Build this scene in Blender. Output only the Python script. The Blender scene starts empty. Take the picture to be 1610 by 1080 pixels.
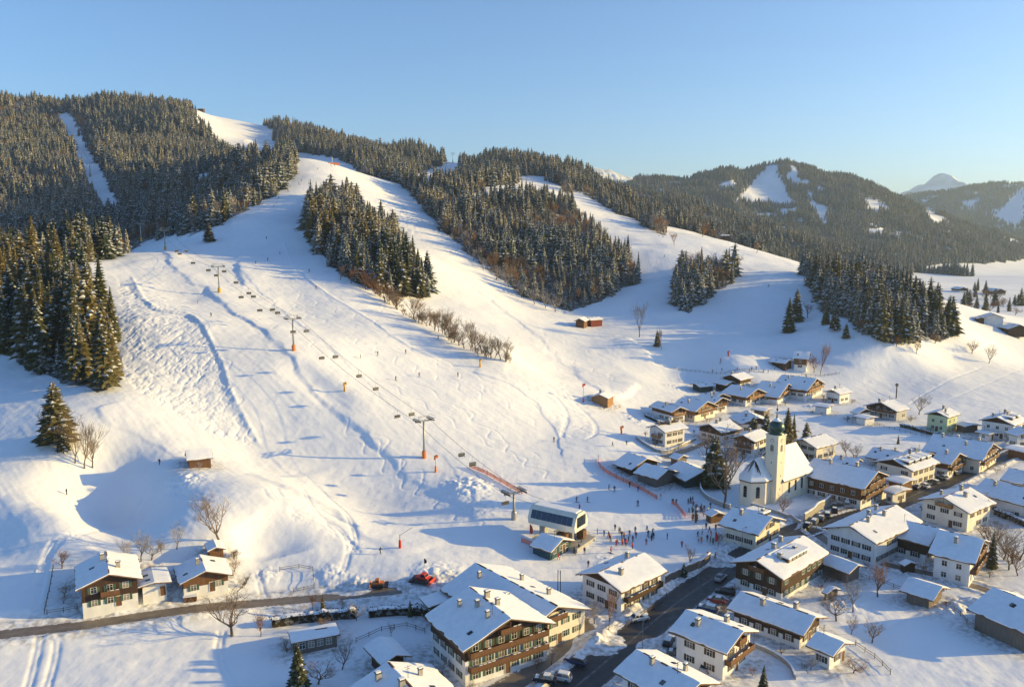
import bpy, bmesh, math, random
import numpy as np
from mathutils import Vector, Matrix
rng = np.random.default_rng(7)
random.seed(7)
R = math.radians
scene = bpy.context.scene
COL = scene.collection

# ------------------------------------------------------------------ camera
F = 1263.0                      # focal length in pixels of the 1610 px wide photograph
PITCH = R(7.67)
CAMZ = 80.0
CP, SP = math.cos(PITCH), math.sin(PITCH)
cam_d = bpy.data.cameras.new('camera'); cam = bpy.data.objects.new('camera', cam_d); COL.objects.link(cam)
cam.location = (0, 0, CAMZ); cam.rotation_euler = (R(90) - PITCH, 0, 0)
cam_d.sensor_width = 36; cam_d.lens = 36 * F / 1610; cam_d.clip_start = 1; cam_d.clip_end = 60000
scene.camera = cam

def ray(px, py):
    """pixel -> (x per metre of depth, z per metre of depth)"""
    a = (np.asarray(px, float) - 805) / F; v = (540 - np.asarray(py, float)) / F
    d = CP + v * SP
    return a / d, (v * CP - SP) / d
def proj(x, y, z):
    """world -> pixel of the photograph"""
    f = y * CP - (z - CAMZ) * SP
    u = y * SP + (z - CAMZ) * CP
    return 805 + F * x / f, 540 - F * u / f

# ------------------------------------------------------------------ numpy noise
def _hash(ix, iy, s):
    h = (ix.astype(np.int64) * 374761393 + iy.astype(np.int64) * 668265263 + s * 974634777) & 0xFFFFFFFF
    h = ((h ^ (h >> 13)) * 1274126177) & 0xFFFFFFFF
    return ((h ^ (h >> 16)) & 0xFFFF) / 65535.0
def vnoise(x, y, s=0):
    ix = np.floor(x); iy = np.floor(y); fx = x - ix; fy = y - iy
    fx = fx * fx * fx * (fx * (fx * 6 - 15) + 10); fy = fy * fy * fy * (fy * (fy * 6 - 15) + 10)
    a = _hash(ix, iy, s); b = _hash(ix + 1, iy, s); c = _hash(ix, iy + 1, s); d = _hash(ix + 1, iy + 1, s)
    return (a + (b - a) * fx) * (1 - fy) + (c + (d - c) * fx) * fy - 0.5
def fbm(x, y, o=4, s=0):
    r = 0; a = 1.0
    for k in range(o):
        r = r + a * vnoise(x * 2 ** k + 13.7 * k, y * 2 ** k - 7.1 * k, s + k); a *= .5
    return r
def sstep(a, b, x):
    t = np.clip((x - a) / (b - a), 0, 1); return t * t * (3 - 2 * t)
def inpoly(px, py, poly):
    r = np.zeros(np.shape(px), bool); n = len(poly); j = n - 1
    for i in range(n):
        xi, yi = poly[i]; xj, yj = poly[j]
        if yi != yj:
            c = ((yi > py) != (yj > py)) & (px < (xj - xi) * (py - yi) / (yj - yi) + xi)
            r ^= c
        j = i
    return r

# ------------------------------------------------------------------ terrain shape
# control points: pixel of the photograph + depth, or pixel + height; (u, lnD) -> z/D
CT = []
def cd(*pts):
    for px, py, D in pts:
        if D > 1050: py = py + (13 if px < 610 else 4 if px < 740 else -2 if px < 1000 else 6 if D > 2400 else 8)
        u, e = ray(px, py); CT.append((float(u), math.log(D), (CAMZ + float(e) * D) / D))
def cz(*pts):
    for px, py, z in pts:
        u, e = ray(px, py); D = (z - CAMZ) / float(e); CT.append((float(u), math.log(D), z / D))
def cw(*pts):        # pixel column, depth, height (for ground that is hidden in the photograph)
    for px, D, z in pts:
        CT.append(((px - 805) / F, math.log(D), z / D))
# flat village floor
cz((-300,1080,0),(0,1080,1),(400,1080,0),(800,1080,0),(1200,1080,0),(1610,1080,0),(1950,1080,0),
   (-200,1000,4),(0,1000,3),(300,960,2),(600,930,1.5),(800,1000,0),(1000,1000,0),(1250,1000,0),(1500,1000,0),(1610,950,0),
   (900,900,0),(1150,870,0),(1400,900,0),(1600,850,0),(1050,800,0.5),(1110,760,1),(1215,785,2.2),(1400,780,0),(1600,750,0),
   (1300,700,0),(1450,700,0),(1600,690,0),(1150,660,1),(1050,700,2.5),(1010,650,4),(1200,610,4),(1300,600,4.5),(1400,640,1),
   (1600,640,0),(1900,640,0),(1900,800,0),(1600,590,2),(1500,600,3.5),(1120,600,4.5),(1900,560,2),(700,1060,0))
cw((-300,60,5),(400,60,0),(800,60,0),(1200,60,0),(1900,60,0),(800,100,0),(1700,100,0),(-100,100,4),(-300,25,5),(800,25,0),(1900,25,0))
# foot of the pistes
cz((900,850,1),(1000,780,1.5),(900,740,3.5),(800,800,3),(750,870,2),(640,880,3),(950,690,6.5),(940,620,11),(1000,610,8),(1050,585,7.5))
# lift slope
cd((668,720,255),(560,630,283),(462,550,316),(344,460,395),(260,395,526))
cd((400,720,246),(300,735,222),(200,500,330),(120,430,400),(240,400,480),(190,620,262),(100,690,230),(0,600,285),(0,700,230),
   (0,850,181),(100,800,187),(160,790,206),(130,900,168),(170,700,230),(230,780,206),(350,830,186),(420,770,207),(300,470,385),(300,600,285),(450,650,272),
   (-200,600,290),(-200,800,196),(-200,480,400),(60,585,292),(0,548,325),(330,350,600),(400,310,680),(560,800,225))
cz((400,875,4.5),(500,875,4),(250,865,8),(0,930,6),(550,905,2),(480,820,8))
cw((120,620,44),(0,600,46),(220,640,58),(-200,600,48))
# main piste
cd((480,250,850),(540,265,850),(430,320,660),(400,400,510),(540,450,430),(700,560,350),(800,620,318),(870,690,285),(700,650,288),
   (600,600,306),(620,520,370),(500,360,560),(440,290,730),(560,360,560),(480,480,400))
# rib between the pistes and second piste
cd((700,465,470),(600,380,610),(580,300,760),(620,310,800),(700,380,650),(760,450,550),(850,510,470),(900,560,422),(1000,592,396),
   (800,560,362),(650,490,425),(860,590,372),(760,540,385),(920,640,330))
# third forest rib and third piste
cd((900,482,560),(1000,442,640),(800,380,700),(700,300,850),(850,300,920),(900,310,960),(960,350,850),(1030,400,700),(1050,440,620),
   (980,480,565),(1060,500,520),(1150,540,450),(1150,575,418),(1200,460,560),(1200,520,480),(1250,430,640),(1160,440,610),(1075,498,525),
   (950,510,500),(1020,550,440))
# wooded knoll on the right and slopes round it
cd((1230,520,480),(1400,540,440),(1510,530,480),(1280,470,545),(1290,440,600),(1400,452,600),(1500,492,560),(1500,560,462),(1400,580,428),
   (1600,560,505),(1350,560,432),(1600,520,570),(1610,500,720),(1250,560,440),(1900,530,600),(1300,520,460))
cw((1560,1560,3),(1480,1560,6),(1640,1560,2),(1500,800,5),(1400,850,6),(1300,850,25),(1600,900,0),(1900,900,0),(1600,1200,0),(1480,1300,4),(1900,1300,0),(1400,1200,14))
# left mountain
cd((0,400,700),(0,300,950),(0,200,1300),(0,162,1500),(100,190,1450),(180,325,830),(140,265,1050),(250,168,1500),(320,172,1750),(370,180,1750),
   (400,230,1350),(300,250,1150),(300,340,760),(400,262,960),(-250,160,1500),(-250,300,950),(-250,420,650),(430,215,1600))
cw((0,2300,220),(250,2300,220),(-250,2300,200),(400,2500,230))
# long middle ridge
cd((450,196,1700),(560,222,1550),(640,246,1450),(700,252,1380),(760,242,1330),(860,264,1270),(930,290,1220),(1000,318,1130),(1100,358,980),(1200,397,850),
   (1262,417,780),(520,240,1150),(600,290,950),(660,265,1250),(840,282,1080))
cw((560,2300,150),(760,2000,90),(900,1700,80),(1000,1500,60),(1100,1300,40),(1200,1150,30),(1290,1050,20))
# wooded ridge behind it, big mountain on the right, far ridge
cd((1000,300,1750),(1060,300,1700),(1130,320,1650),(1200,345,1600),(1280,378,1550),(1330,405,1500))
cw((1000,2100,90),(1200,2000,60),(1350,1900,20))
cd((1010,282,3000),(1080,268,3000),(1150,264,3000),(1220,252,3000),(1290,257,3000),(1350,268,2950),(1400,297,2900),(1450,322,2800),(1500,350,2700),
   (1560,378,2600),(1610,400,2500),(1200,330,2500),(1300,350,2350),(1400,370,2150),(1250,300,2750),(1450,418,1750),(1550,428,1650),(1610,432,1650),
   (1350,300,2700),(1500,400,2100),(1150,300,2700),(1280,330,2500))
cw((1100,3700,100),(1300,3700,120),(1500,3400,60),(1700,3000,20),(1900,1700,10))
cd((1440,305,4800),(1480,300,4800),(1530,288,4800),(1570,288,4800),(1620,281,4800),(1700,270,4800),(1600,370,3600),(1700,380,3400),(1560,350,4000))
cw((1600,6000,100),(1100,6000,80),(800,6000,80),(400,6000,80),(0,6000,80),(800,3500,60),(400,3700,90),(0,3700,90))
CT = np.array(CT)
_u, _i = np.unique(np.round(CT[:, :2], 3), axis=0, return_index=True); CT = CT[_i]
def _phi(r2): return 0.5 * r2 * np.log(r2 + 1e-12)
_P = CT[:, :2]; _n = len(CT)
_K = _phi(((_P[:, None] - _P[None]) ** 2).sum(-1)) + np.eye(_n) * 2e-4
_A = np.zeros((_n + 3, _n + 3)); _A[:_n, :_n] = _K; _A[:_n, _n] = 1; _A[:_n, _n + 1:] = _P; _A[_n:, :_n] = _A[:_n, _n:].T
_W = np.linalg.solve(_A, np.r_[CT[:, 2], 0, 0, 0])
def tps(U, L):
    out = np.empty(U.size); u = U.ravel(); l = L.ravel()
    for i in range(0, u.size, 20000):
        a, b = u[i:i+20000], l[i:i+20000]
        r2 = (a[:, None] - _P[:, 0]) ** 2 + (b[:, None] - _P[:, 1]) ** 2
        out[i:i+20000] = _phi(r2) @ _W[:_n] + _W[_n] + _W[_n + 1] * a + _W[_n + 2] * b
    return out.reshape(U.shape)

# mesh lattice: columns of equal x/y, rows of equal depth, closer together near the camera
def lin(a, b, n): return list(np.linspace(a, b, n, endpoint=False))
QUAL = 1.0
UC = np.array(lin(-1.1, -.68, 60) + lin(-.68, .68, int(1150 * QUAL)) + list(np.linspace(.68, 1.1, 60)))
LR = np.array(lin(math.log(25), math.log(132), 50) + lin(math.log(132), math.log(620), int(850 * QUAL)) + lin(math.log(620), math.log(1700), int(230 * QUAL)) + list(np.linspace(math.log(1700), math.log(6500), 150)))
_cu = np.linspace(-1.1, 1.1, 260); _cl = np.linspace(LR[0], LR[-1], 300)
_G = tps(*np.meshgrid(_cu, _cl)) * np.exp(_cl)[:, None]
def _bi(G, cu, cl, u, l):
    fu = np.clip(np.interp(u, cu, np.arange(len(cu))), 0, len(cu) - 1.001); fl = np.clip(np.interp(l, cl, np.arange(len(cl))), 0, len(cl) - 1.001)
    iu = fu.astype(int); il = fl.astype(int); a = fu - iu; b = fl - il
    return (G[il, iu] * (1 - a) + G[il, iu + 1] * a) * (1 - b) + (G[il + 1, iu] * (1 - a) + G[il + 1, iu + 1] * a) * b
def _cub(G, cu, cl, UCv, LRv):
    def w(ax, q):
        f = np.clip((q - ax[0]) / (ax[1] - ax[0]), 0, len(ax) - 1.0001); i = f.astype(int); t = f - i
        idx = np.clip(np.stack([i - 1, i, i + 1, i + 2]), 0, len(ax) - 1)
        W = np.stack([-t**3 + 2*t**2 - t, 3*t**3 - 5*t**2 + 2, -3*t**3 + 4*t**2 + t, t**3 - t**2]) * .5
        return idx, W
    iu, wu = w(cu, UCv); il, wl = w(cl, LRv)
    T = sum(G[:, iu[k]] * wu[k] for k in range(4))
    return sum(T[il[k]] * wl[k][:, None] for k in range(4))
Z = _cub(_G, _cu, _cl, UC, LR)
DD = np.exp(LR)[:, None] * np.ones_like(UC)[None]; XX = UC[None] * DD; YY = DD
Zbase = Z.copy()
def ht0(x, y): return _bi(Zbase, UC, LR, np.asarray(x) / np.asarray(y), np.log(np.asarray(y)))
def ht(x, y):
    r = _bi(Z, UC, LR, np.asarray(x, float) / np.asarray(y, float), np.log(np.asarray(y, float)))
    return float(r) if np.ndim(r) == 0 else r
_DL = np.exp(np.linspace(math.log(60), math.log(6400), 1600))
def hit(px, py, lift=0.0, dmin=60, G=None):
    """first point of the terrain (raised by lift) seen at that pixel"""
    u, e = ray(px, py); G = Z if G is None else G
    D = _DL[_DL >= dmin]
    zt = _bi(G, UC, LR, np.full(D.shape, float(u)), np.log(D)) + lift
    g = zt - (CAMZ + float(e) * D)
    k = np.argmax(g > 0)
    if g[k] <= 0: k = len(D) - 1
    if k == 0: d = D[0]
    else:
        t = g[k - 1] / (g[k - 1] - g[k]); d = D[k - 1] + (D[k] - D[k - 1]) * t
    return float(u) * d, d, CAMZ + float(e) * d
def hitl(pts, **k): return [hit(a, b, **k) for a, b in pts]
def at_d(px, py, D):
    u, e = ray(px, py); return float(u) * D, D, CAMZ + float(e) * D
# ------------------------------------------------------------------ natural relief
CLEAR = [  # pistes and clearings, feet
    [(90,180),(112,178),(135,228),(165,272),(192,338),(160,340),(128,270),(108,225)],
    [(292,160),(335,168),(380,176),(430,203),(440,256),(378,262),(346,232),(314,196)],
    [(462,240),(520,246),(560,262),(572,300),(520,312),(470,330),(440,350),(380,350),(440,300),(466,275)],
    [(570,300),(640,298),(668,330),(722,388),(762,420),(822,466),(895,492),(1000,600),(700,500),(640,400),(580,340)],
    [(650,276),(698,258),(708,244),(722,244),(728,286),(690,296),(655,298)],
    [(738,308),(770,294),(812,288),(814,277),(852,277),(886,296),(890,318),(820,316),(735,324)],
    [(882,303),(912,303),(962,330),(1012,368),(1062,385),(1062,378),(1120,385),(1190,402),(1262,412),(1262,430),(1160,430),(1060,412),(1012,446),(985,405),(922,352)],
    [(1155,318),(1180,290),(1205,262),(1222,258),(1228,285),(1245,312),(1250,322),(1200,318)],
    [(1060,270),(1080,266),(1092,274),(1070,280)],[(1130,290),(1150,282),(1160,290),(1140,296)],[(1265,290),(1285,320),(1305,325),(1300,345),(1298,362),(1290,345),(1276,330)],
    [(1358,308),(1385,318),(1398,330),(1365,332)],[(1455,328),(1470,334),(1495,350),(1470,355),(1458,345)],[(1335,263),(1362,270),(1345,276)],
    [(575,224),(608,236),(600,242),(580,236)],[(1560,355),(1574,352),(1570,360)],
    [(1560,340),(1600,300),(1612,290),(1612,340),(1600,360)],[(1510,320),(1540,310),(1530,330)],
    [(1420,430),(1500,434),(1560,442),(1640,444),(1900,444),(1900,520),(1515,530),(1420,450)],
]

r_far = sstep(650, 1400, DD)
# gullies and spurs of the wooded mountains
gn = fbm(XX / 260, YY / 260, 5, 3); ridged = 0.5 - np.abs(fbm(XX / 300 + 5, YY / 420, 4, 9))
cm_ = np.zeros(XX.shape, np.float32); px0_, py0_ = proj(XX, YY, Zbase)
def _clear_mask():
    for poly in CLEAR: cm_[...] = np.maximum(cm_, inpoly(px0_, py0_, poly))
    m = cm_[::4, ::4].copy()
    for _ in range(14): m[1:-1, 1:-1] = (m[:-2, 1:-1] + m[2:, 1:-1] + m[1:-1, :-2] + m[1:-1, 2:]) / 4
    ii = np.clip(np.arange(XX.shape[0]) / 4, 0, m.shape[0] - 1.001); jj = np.clip(np.arange(XX.shape[1]) / 4, 0, m.shape[1] - 1.001); i0 = ii.astype(int); j0 = jj.astype(int); fi = (ii - i0)[:, None]; fj = (jj - j0)[None]
    return (m[i0][:, j0] * (1 - fj) + m[i0][:, j0 + 1] * fj) * (1 - fi) + (m[i0 + 1][:, j0] * (1 - fj) + m[i0 + 1][:, j0 + 1] * fj) * fi
damp_ = 1 - .75 * _clear_mask()
Z += damp_ * sstep(6, 40, Zbase) * r_far * (gn * 20 + (ridged - .28) * 62 * sstep(700, 1300, DD))
Z += sstep(200, 420, DD) * (1 - r_far) * fbm(XX / 60, YY / 60, 3, 21) * (1.0 + 1.2 * sstep(12, 30, Zbase))
open_slope = sstep(4, 12, Z) * (1 - r_far)
Z += open_slope * (fbm(XX / 24, YY / 24, 3, 31) * .55)
Z += (fbm(XX / 7, YY / 7, 3, 41) * .16) * (DD < 900)
ca_, sa_ = math.cos(R(-47)), math.sin(R(-47)); Al = XX * ca_ + YY * sa_; Ac = -XX * sa_ + YY * ca_
Z += open_slope * (vnoise(Al / 9 + 3 * vnoise(XX / 30, YY / 30, 7), Ac / 1.5, 51) * .08 + vnoise(Al / 4, Ac / .8, 52) * .04 + fbm(XX / 2.2, YY / 2.2, 2, 53) * .045) * (DD < 800)
Z += (1 - open_slope) * (DD < 500) * (fbm(XX / 3, YY / 3, 3, 54) * .10)
PXA, PYA = proj(XX, YY, Z)

def near_idx(pts, m):
    xs = [p[0] for p in pts]; ys = [p[1] for p in pts]
    r0 = np.searchsorted(LR, math.log(max(min(ys) - m, 26))); r1 = np.searchsorted(LR, math.log(max(ys) + m))
    ulo = min((x - m) / y for x, y in zip(xs, ys)) - .01; uhi = max((x + m) / y for x, y in zip(xs, ys)) + .01
    c0 = np.searchsorted(UC, ulo); c1 = np.searchsorted(UC, uhi)
    return slice(max(r0 - 1, 0), r1 + 1), slice(max(c0 - 1, 0), c1 + 1)
def smooth_line(pts, n=8):
    P = [Vector(p) for p in pts]; out = []
    for i in range(len(P) - 1):
        a = P[max(i - 1, 0)]; b = P[i]; c = P[i + 1]; d = P[min(i + 2, len(P) - 1)]
        for k in range(n):
            t = k / n
            out.append(.5 * ((2 * b) + (c - a) * t + (2 * a - 5 * b + 4 * c - d) * t * t + (-a + 3 * b - 3 * c + d) * t ** 3))
    out.append(P[-1]); return out
def polydist(X, Y, pts):
    """distance, signed side (+ right of travel), height of line, fraction"""
    best = np.full(X.shape, 1e9); side = np.zeros(X.shape); hh = np.zeros(X.shape); fr = np.zeros(X.shape)
    n = len(pts) - 1
    for i in range(n):
        ax, ay, az = pts[i]; bx, by, bz = pts[i + 1]
        dx, dy = bx - ax, by - ay; L2 = dx * dx + dy * dy + 1e-9
        t = np.clip(((X - ax) * dx + (Y - ay) * dy) / L2, 0, 1)
        qx = X - ax - t * dx; qy = Y - ay - t * dy; d = np.hypot(qx, qy); m = d < best
        best[m] = d[m]; side[m] = np.sign(dy * qx - dx * qy)[m]; hh[m] = (az + t * (bz - az))[m]; fr[m] = ((i + t) / n)[m]
    return best, side * best, hh, fr
def line_w(pix, n=8, G=None):
    return smooth_line([hit(a, b, G=Zbase if G is None else G) for a, b in pix], n)

# flat pads under the village are already flat; roads are levelled below
ROAD_MAIN = line_w([(868,1110),(925,1062),(985,1012),(1060,950),(1125,905),(1160,880),(1225,845),(1290,822),(1380,800),(1450,772),(1530,735),(1620,698),(1700,672)], 6)
ROAD_LEFT = line_w([(-120,1016),(0,997),(130,982),(300,957),(460,943),(600,930),(700,920)], 6)
ROAD_LANE = line_w([(975,1010),(930,970),(880,985),(800,1040),(700,1075)], 5)
ROAD_FARM = line_w([(1280,835),(1330,868),(1400,888),(1480,905),(1545,925),(1620,948)], 5)
PATCHES = {'hotel_yard': [(870,985),(925,968),(948,992),(950,1025),(890,1070),(760,1120),(745,1085),(860,1025)],
 'parking_street': [(1252,834),(1268,806),(1330,782),(1420,768),(1470,762),(1440,774),(1290,815)],
 'village_street': [(1445,768),(1500,743),(1580,708),(1620,695),(1620,688),(1540,728),(1470,742)],
 'upper_lane': [(1035,716),(1060,708),(1108,692),(1098,684),(1125,694),(1060,722),(1045,722)],
 'lower_lane': [(1120,962),(1145,935),(1165,945),(1150,958),(1135,972)]}
def poly_dist(X, Y, poly):
    dd = np.full(X.shape, 1e9)
    for (ax, ay), (bx, by) in zip(poly, poly[1:] + poly[:1]):
        t = np.clip(((X-ax)*(bx-ax) + (Y-ay)*(by-ay)) / ((bx-ax)**2 + (by-ay)**2), 0, 1); dd = np.minimum(dd, np.hypot(X-ax-t*(bx-ax), Y-ay-t*(by-ay)))
    return np.where(inpoly(X, Y, poly), -dd, dd)
PW = {k: [hit(a, b, G=Zbase) for a, b in v] for k, v in PATCHES.items()}
for k, P_ in PW.items():
    sl = near_idx(P_, 8); d_ = poly_dist(XX[sl], YY[sl], [(p[0], p[1]) for p in P_]) + vnoise(XX[sl] / 2, YY[sl] / 2, 91) * .8
    w_ = sstep(1.6, .2, d_); Z[sl] = Z[sl] * (1 - w_) + (Zbase[sl] - .12) * w_ + .35 * np.exp(-((d_ - 1.6) / .7) ** 2) * (.5 + vnoise(XX[sl], YY[sl], 92))
def road_cut(pts, hw, bank, bw):
    sl = near_idx(pts, hw + 14); X = XX[sl]; Y = YY[sl]
    d, s, h, f = polydist(X, Y, pts)
    d = d + vnoise(X / 3, Y / 3, 77) * .5
    z = Z[sl]; k = sstep(hw + 5, hw + .5, d)
    z = z * (1 - k) + (h - .12) * k
    lump = .55 + .9 * (vnoise(X / 1.6, Y / 1.6, 5) + .5) * (.6 + vnoise(X / 6, Y / 6, 6))
    z += bank * lump * np.exp(-((d - hw - bw) / bw) ** 2)
    Z[sl] = z
road_cut(ROAD_MAIN, 4.6, .85, 1.0); road_cut(ROAD_LEFT, 2.6, .55, 1.0); road_cut(ROAD_FARM, 2.0, .5, .8)

def step(pix, H, w=3, fade=25, side=1, taper=.08):
    """a shoulder: ground on the right of travel (side=1) raised, dropping sharply over w metres"""
    pts = line_w(pix); sl = near_idx(pts, max(fade * 2.2, 12)); X = XX[sl]; Y = YY[sl]
    d, s, h, f = polydist(X, Y, pts); s = -s * side + vnoise(X / 9, Y / 9, 61) * 3.2 + vnoise(X / 3, Y / 3, 62) * .8; H = H * (.45 + 1.5 * np.clip(vnoise(X / 28, Y / 28, 63) + .4, 0, 1))
    end = sstep(0, taper, f) * sstep(1, 1 - taper, f) * (d < fade * 2.2)
    Z[sl] += .36 * H * end * sstep(-w, 0, s) * np.exp(-(np.maximum(s, 0) / fade) ** 2)
def berm(pix, H, w=.8, rough=.3, pts=None):
    pts = pts or line_w(pix); sl = near_idx(pts, w * 5 + 2); X = XX[sl]; Y = YY[sl]
    d, s, h, f = polydist(X, Y, pts)
    Z[sl] += .5 * H * (1 + rough * 2 * vnoise(X / 1.3, Y / 1.3, 17)) * np.exp(-(d / w) ** 2) * sstep(0, .04, f) * sstep(1, .96, f)
# shoulder under the chairlift, edges of the groomed pistes, tracks
step([(245,390),(275,415),(330,455),(365,490),(420,520),(470,570),(520,630),(590,690),(650,745),(720,790),(790,835)], 1.5, 3, 10)
step([(330,392),(380,425),(420,465),(480,515),(560,585),(650,670),(705,720),(735,760)], .45, 1.2, 5)
step([(350,330),(372,380),(380,420),(390,450)], 2.2, 4, 14)
berm([(445,380),(470,425),(515,460),(560,490),(620,530),(690,565)], .5, .7)
step([(430,390),(470,425),(515,465),(560,492),(620,530),(690,567)], .3, 1.3, 4)
step([(740,583),(800,603),(850,640),(880,690),(890,720)], .7, 1.2, 5)
step([(205,430),(240,480),(270,490),(310,500),(345,560),(365,620),(410,705)], 1.3, 3, 10)
berm([(205,430),(240,480),(300,495),(345,560),(365,620),(410,705)], .5, .9)
step([(400,745),(450,768),(520,800),(580,838),(640,875)], 2.2, 4.5, 16)
step([(150,640),(190,665),(240,690),(290,715)], .9, 2, 7, 1)
berm([(470,255),(440,290),(400,320),(340,352),(300,375)], .9, 1.5)
step([(730,440),(800,490),(860,540),(905,585)], .9, 3, 12)
step([(905,575),(925,600),(965,622),(1000,600)], 2.0, 4, 12)
step([(980,530),(1010,550),(1030,575),(1080,590)], 2.0, 4, 10, -1)
step([(790,590),(800,560),(815,545),(860,555)], .8, 4, 12)
step([(1290,560),(1350,570),(1420,540),(1440,560)], 2, 5, 14)
def carve(pix, H, w, taper=.35):
    pts = line_w(pix); sl = near_idx(pts, w * 2.6); d, s, h, f = polydist(XX[sl], YY[sl], pts)
    Z[sl] -= H * np.exp(-(d / w) ** 2) * sstep(0, taper, f) * sstep(1, 1 - taper, f)
carve([(215,640),(180,690),(160,740),(160,790),(175,830),(150,868)], 5.5, 12)
carve([(440,560),(485,590),(520,620),(560,660)], 1.6, 6)
carve([(380,820),(420,850),(430,880)], 1.5, 8)
# mogul field with crossing turns
MOG = [(185,440),(235,470),(300,495),(345,560),(375,640),(408,705),(330,680),(260,640),(195,600),(190,520)]
MOG2 = [(640,330),(600,300),(575,310),(580,345),(640,380),(660,360)]
MOG3 = [(800,600),(860,640),(880,690),(930,680),(930,640),(880,600)]
MOG4 = [(400,760),(480,790),(600,870),(540,850),(450,810)]
def moguls(poly, amp, sc, s0, rot):
    ys = [hit(a, b, G=Zbase) for a, b in poly]; sl = near_idx(ys, 10); X = XX[sl]; Y = YY[sl]
    m = inpoly(PXA[sl], PYA[sl], poly).astype(float)
    for _ in range(10):
        m[1:-1, 1:-1] = (m[:-2, 1:-1] + m[2:, 1:-1] + m[1:-1, :-2] + m[1:-1, 2:] + m[1:-1, 1:-1]) / 5
    c, s = math.cos(rot), math.sin(rot); A = (X * c + Y * s) / sc; B = (-X * s + Y * c) / sc
    w = fbm(A / 3, B / 3, 3, s0) * 3
    a = A + 1.1 * np.sin(B * .62 + w) + w; b = A * .9 - 1.2 * np.sin(B * .55 + 2 - w) - w * 1.2 + 3; c2 = A * .5 + B * .35 + 2 * fbm(A / 2, B / 2, 2, s0 + 7)
    g = sum(np.exp(-(np.sin(q) ** 2) * 9) for q in (a, b)) + .5 * np.exp(-(np.sin(c2) ** 2) * 12)
    Z[sl] += -m * amp * g * (.6 + vnoise(X / 5, Y / 5, 4)) + m * fbm(X / 3, Y / 3, 3, s0 + 1) * amp * 1.6
moguls(MOG, .2, 1.1, 11, R(25)); moguls(MOG2, .3, 1.8, 12, R(40)); moguls(MOG3, .12, 1.4, 13, R(60)); moguls(MOG4, .12, 1.4, 14, R(60))
def track(pix, depth=.3, w=.45, gap=0.0):
    pts = line_w(pix)
    berm(None, -depth, w, .2, pts)
    if gap:
        berm(None, -depth, w, .2, [Vector((p.x + gap, p.y + gap * .3, p.z)) for p in pts])
for t in ([(470,770),(490,800),(530,830),(545,860),(530,915)], [(500,770),(540,810),(556,850),(545,870)], [(450,800),(500,815),(545,850),(560,870)],
          [(430,765),(440,780),(480,790),(560,830)], [(110,820),(90,835),(70,870),(55,920)], [(230,760),(170,800),(110,830),(70,880),(50,960)],
          [(60,1000),(50,1040),(38,1085)], [(85,1010),(80,1040),(65,1090)], [(345,990),(340,1020),(345,1050),(365,1085)], [(270,755),(290,780),(330,790)],
          [(200,860),(140,910),(50,960)], [(400,900),(420,960),(440,985)],[(870,620),(890,650),(880,690)],[(900,630),(930,660),(935,680),(920,690)]):
    track(t, .35, .5, .9)
for t in ([(1430,635),(1450,622),(1490,600),(1545,578)], ): track(t, .35, .6)
track([(1490,630),(1550,605),(1610,580)], .2, .6); track([(1370,612),(1450,640),(1540,660),(1620,670)], .25, .6)
track([(1420,960),(1450,940),(1480,925)], .2, .4); track([(1350,1010),(1450,960),(1560,930)], .2, .5)
rk = random.Random(5)
for k in range(30):                                        # fine turns left by skiers on the groomed runs
    px_, py_ = rk.choice(((rk.uniform(430, 620), rk.uniform(440, 560)), (rk.uniform(560, 760), rk.uniform(560, 640)), (rk.uniform(240, 420), rk.uniform(430, 560)), (rk.uniform(720, 900), rk.uniform(420, 560)), (rk.uniform(420, 600), rk.uniform(640, 740))))
    p0 = hit(px_, py_, G=Zbase); an_ = R(-46) + rk.uniform(-.25, .25); am_ = rk.uniform(1.2, 3.5); wl_ = rk.uniform(9, 20); L_ = rk.uniform(35, 85); ph_ = rk.uniform(0, 6)
    pts_ = [Vector((p0[0] + math.cos(an_) * t_ - math.sin(an_) * am_ * math.sin(t_ / wl_ * 6.283 + ph_), p0[1] + math.sin(an_) * t_ + math.cos(an_) * am_ * math.sin(t_ / wl_ * 6.283 + ph_), 0)) for t_ in np.arange(0, L_, 1.5)]
    berm(None, -.22, .38, .2, pts_)
# ploughed heaps of snow
def mound(px, py, h, r, rough=.5, ry=None):
    x, y, z = hit(px, py, G=Zbase); sl = near_idx([(x, y, z)], r * 3); X = XX[sl] - x; Y = YY[sl] - y
    g = np.exp(-((X / r) ** 2 + (Y / (ry or r)) ** 2))
    Z[sl] += .7 * g * h * (1 + rough * 2 * fbm((X + x) / 1.5, (Y + y) / 1.5, 3, 8))
for a in ((737,768,2.0,7,.3),(760,800,1.1,6,.3),(690,905,1.2,6,.35),(520,905,.8,4),(560,918,.9,3),(1040,1020,1.0,3),(945,1010,1.2,3),(1500,960,1.3,4),(1545,955,1.8,4),
          (1190,735,1.2,4),(1060,610,1.2,6),(1000,660,1.0,5),(420,905,.8,3),(1130,880,.8,3),(985,960,.9,3),
          (1330,950,.7,5),(1280,640,.8,5),(1425,745,.8,5),(960,885,.6,5),(290,755,1.2,5)):
    mound(*a)
# the churchyard terrace behind its wall
cx, cy, cz_ = hit(1222, 770, G=Zbase)
sl = near_idx([(cx, cy, 0)], 45)
PXA, PYA = proj(XX, YY, Z)

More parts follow.
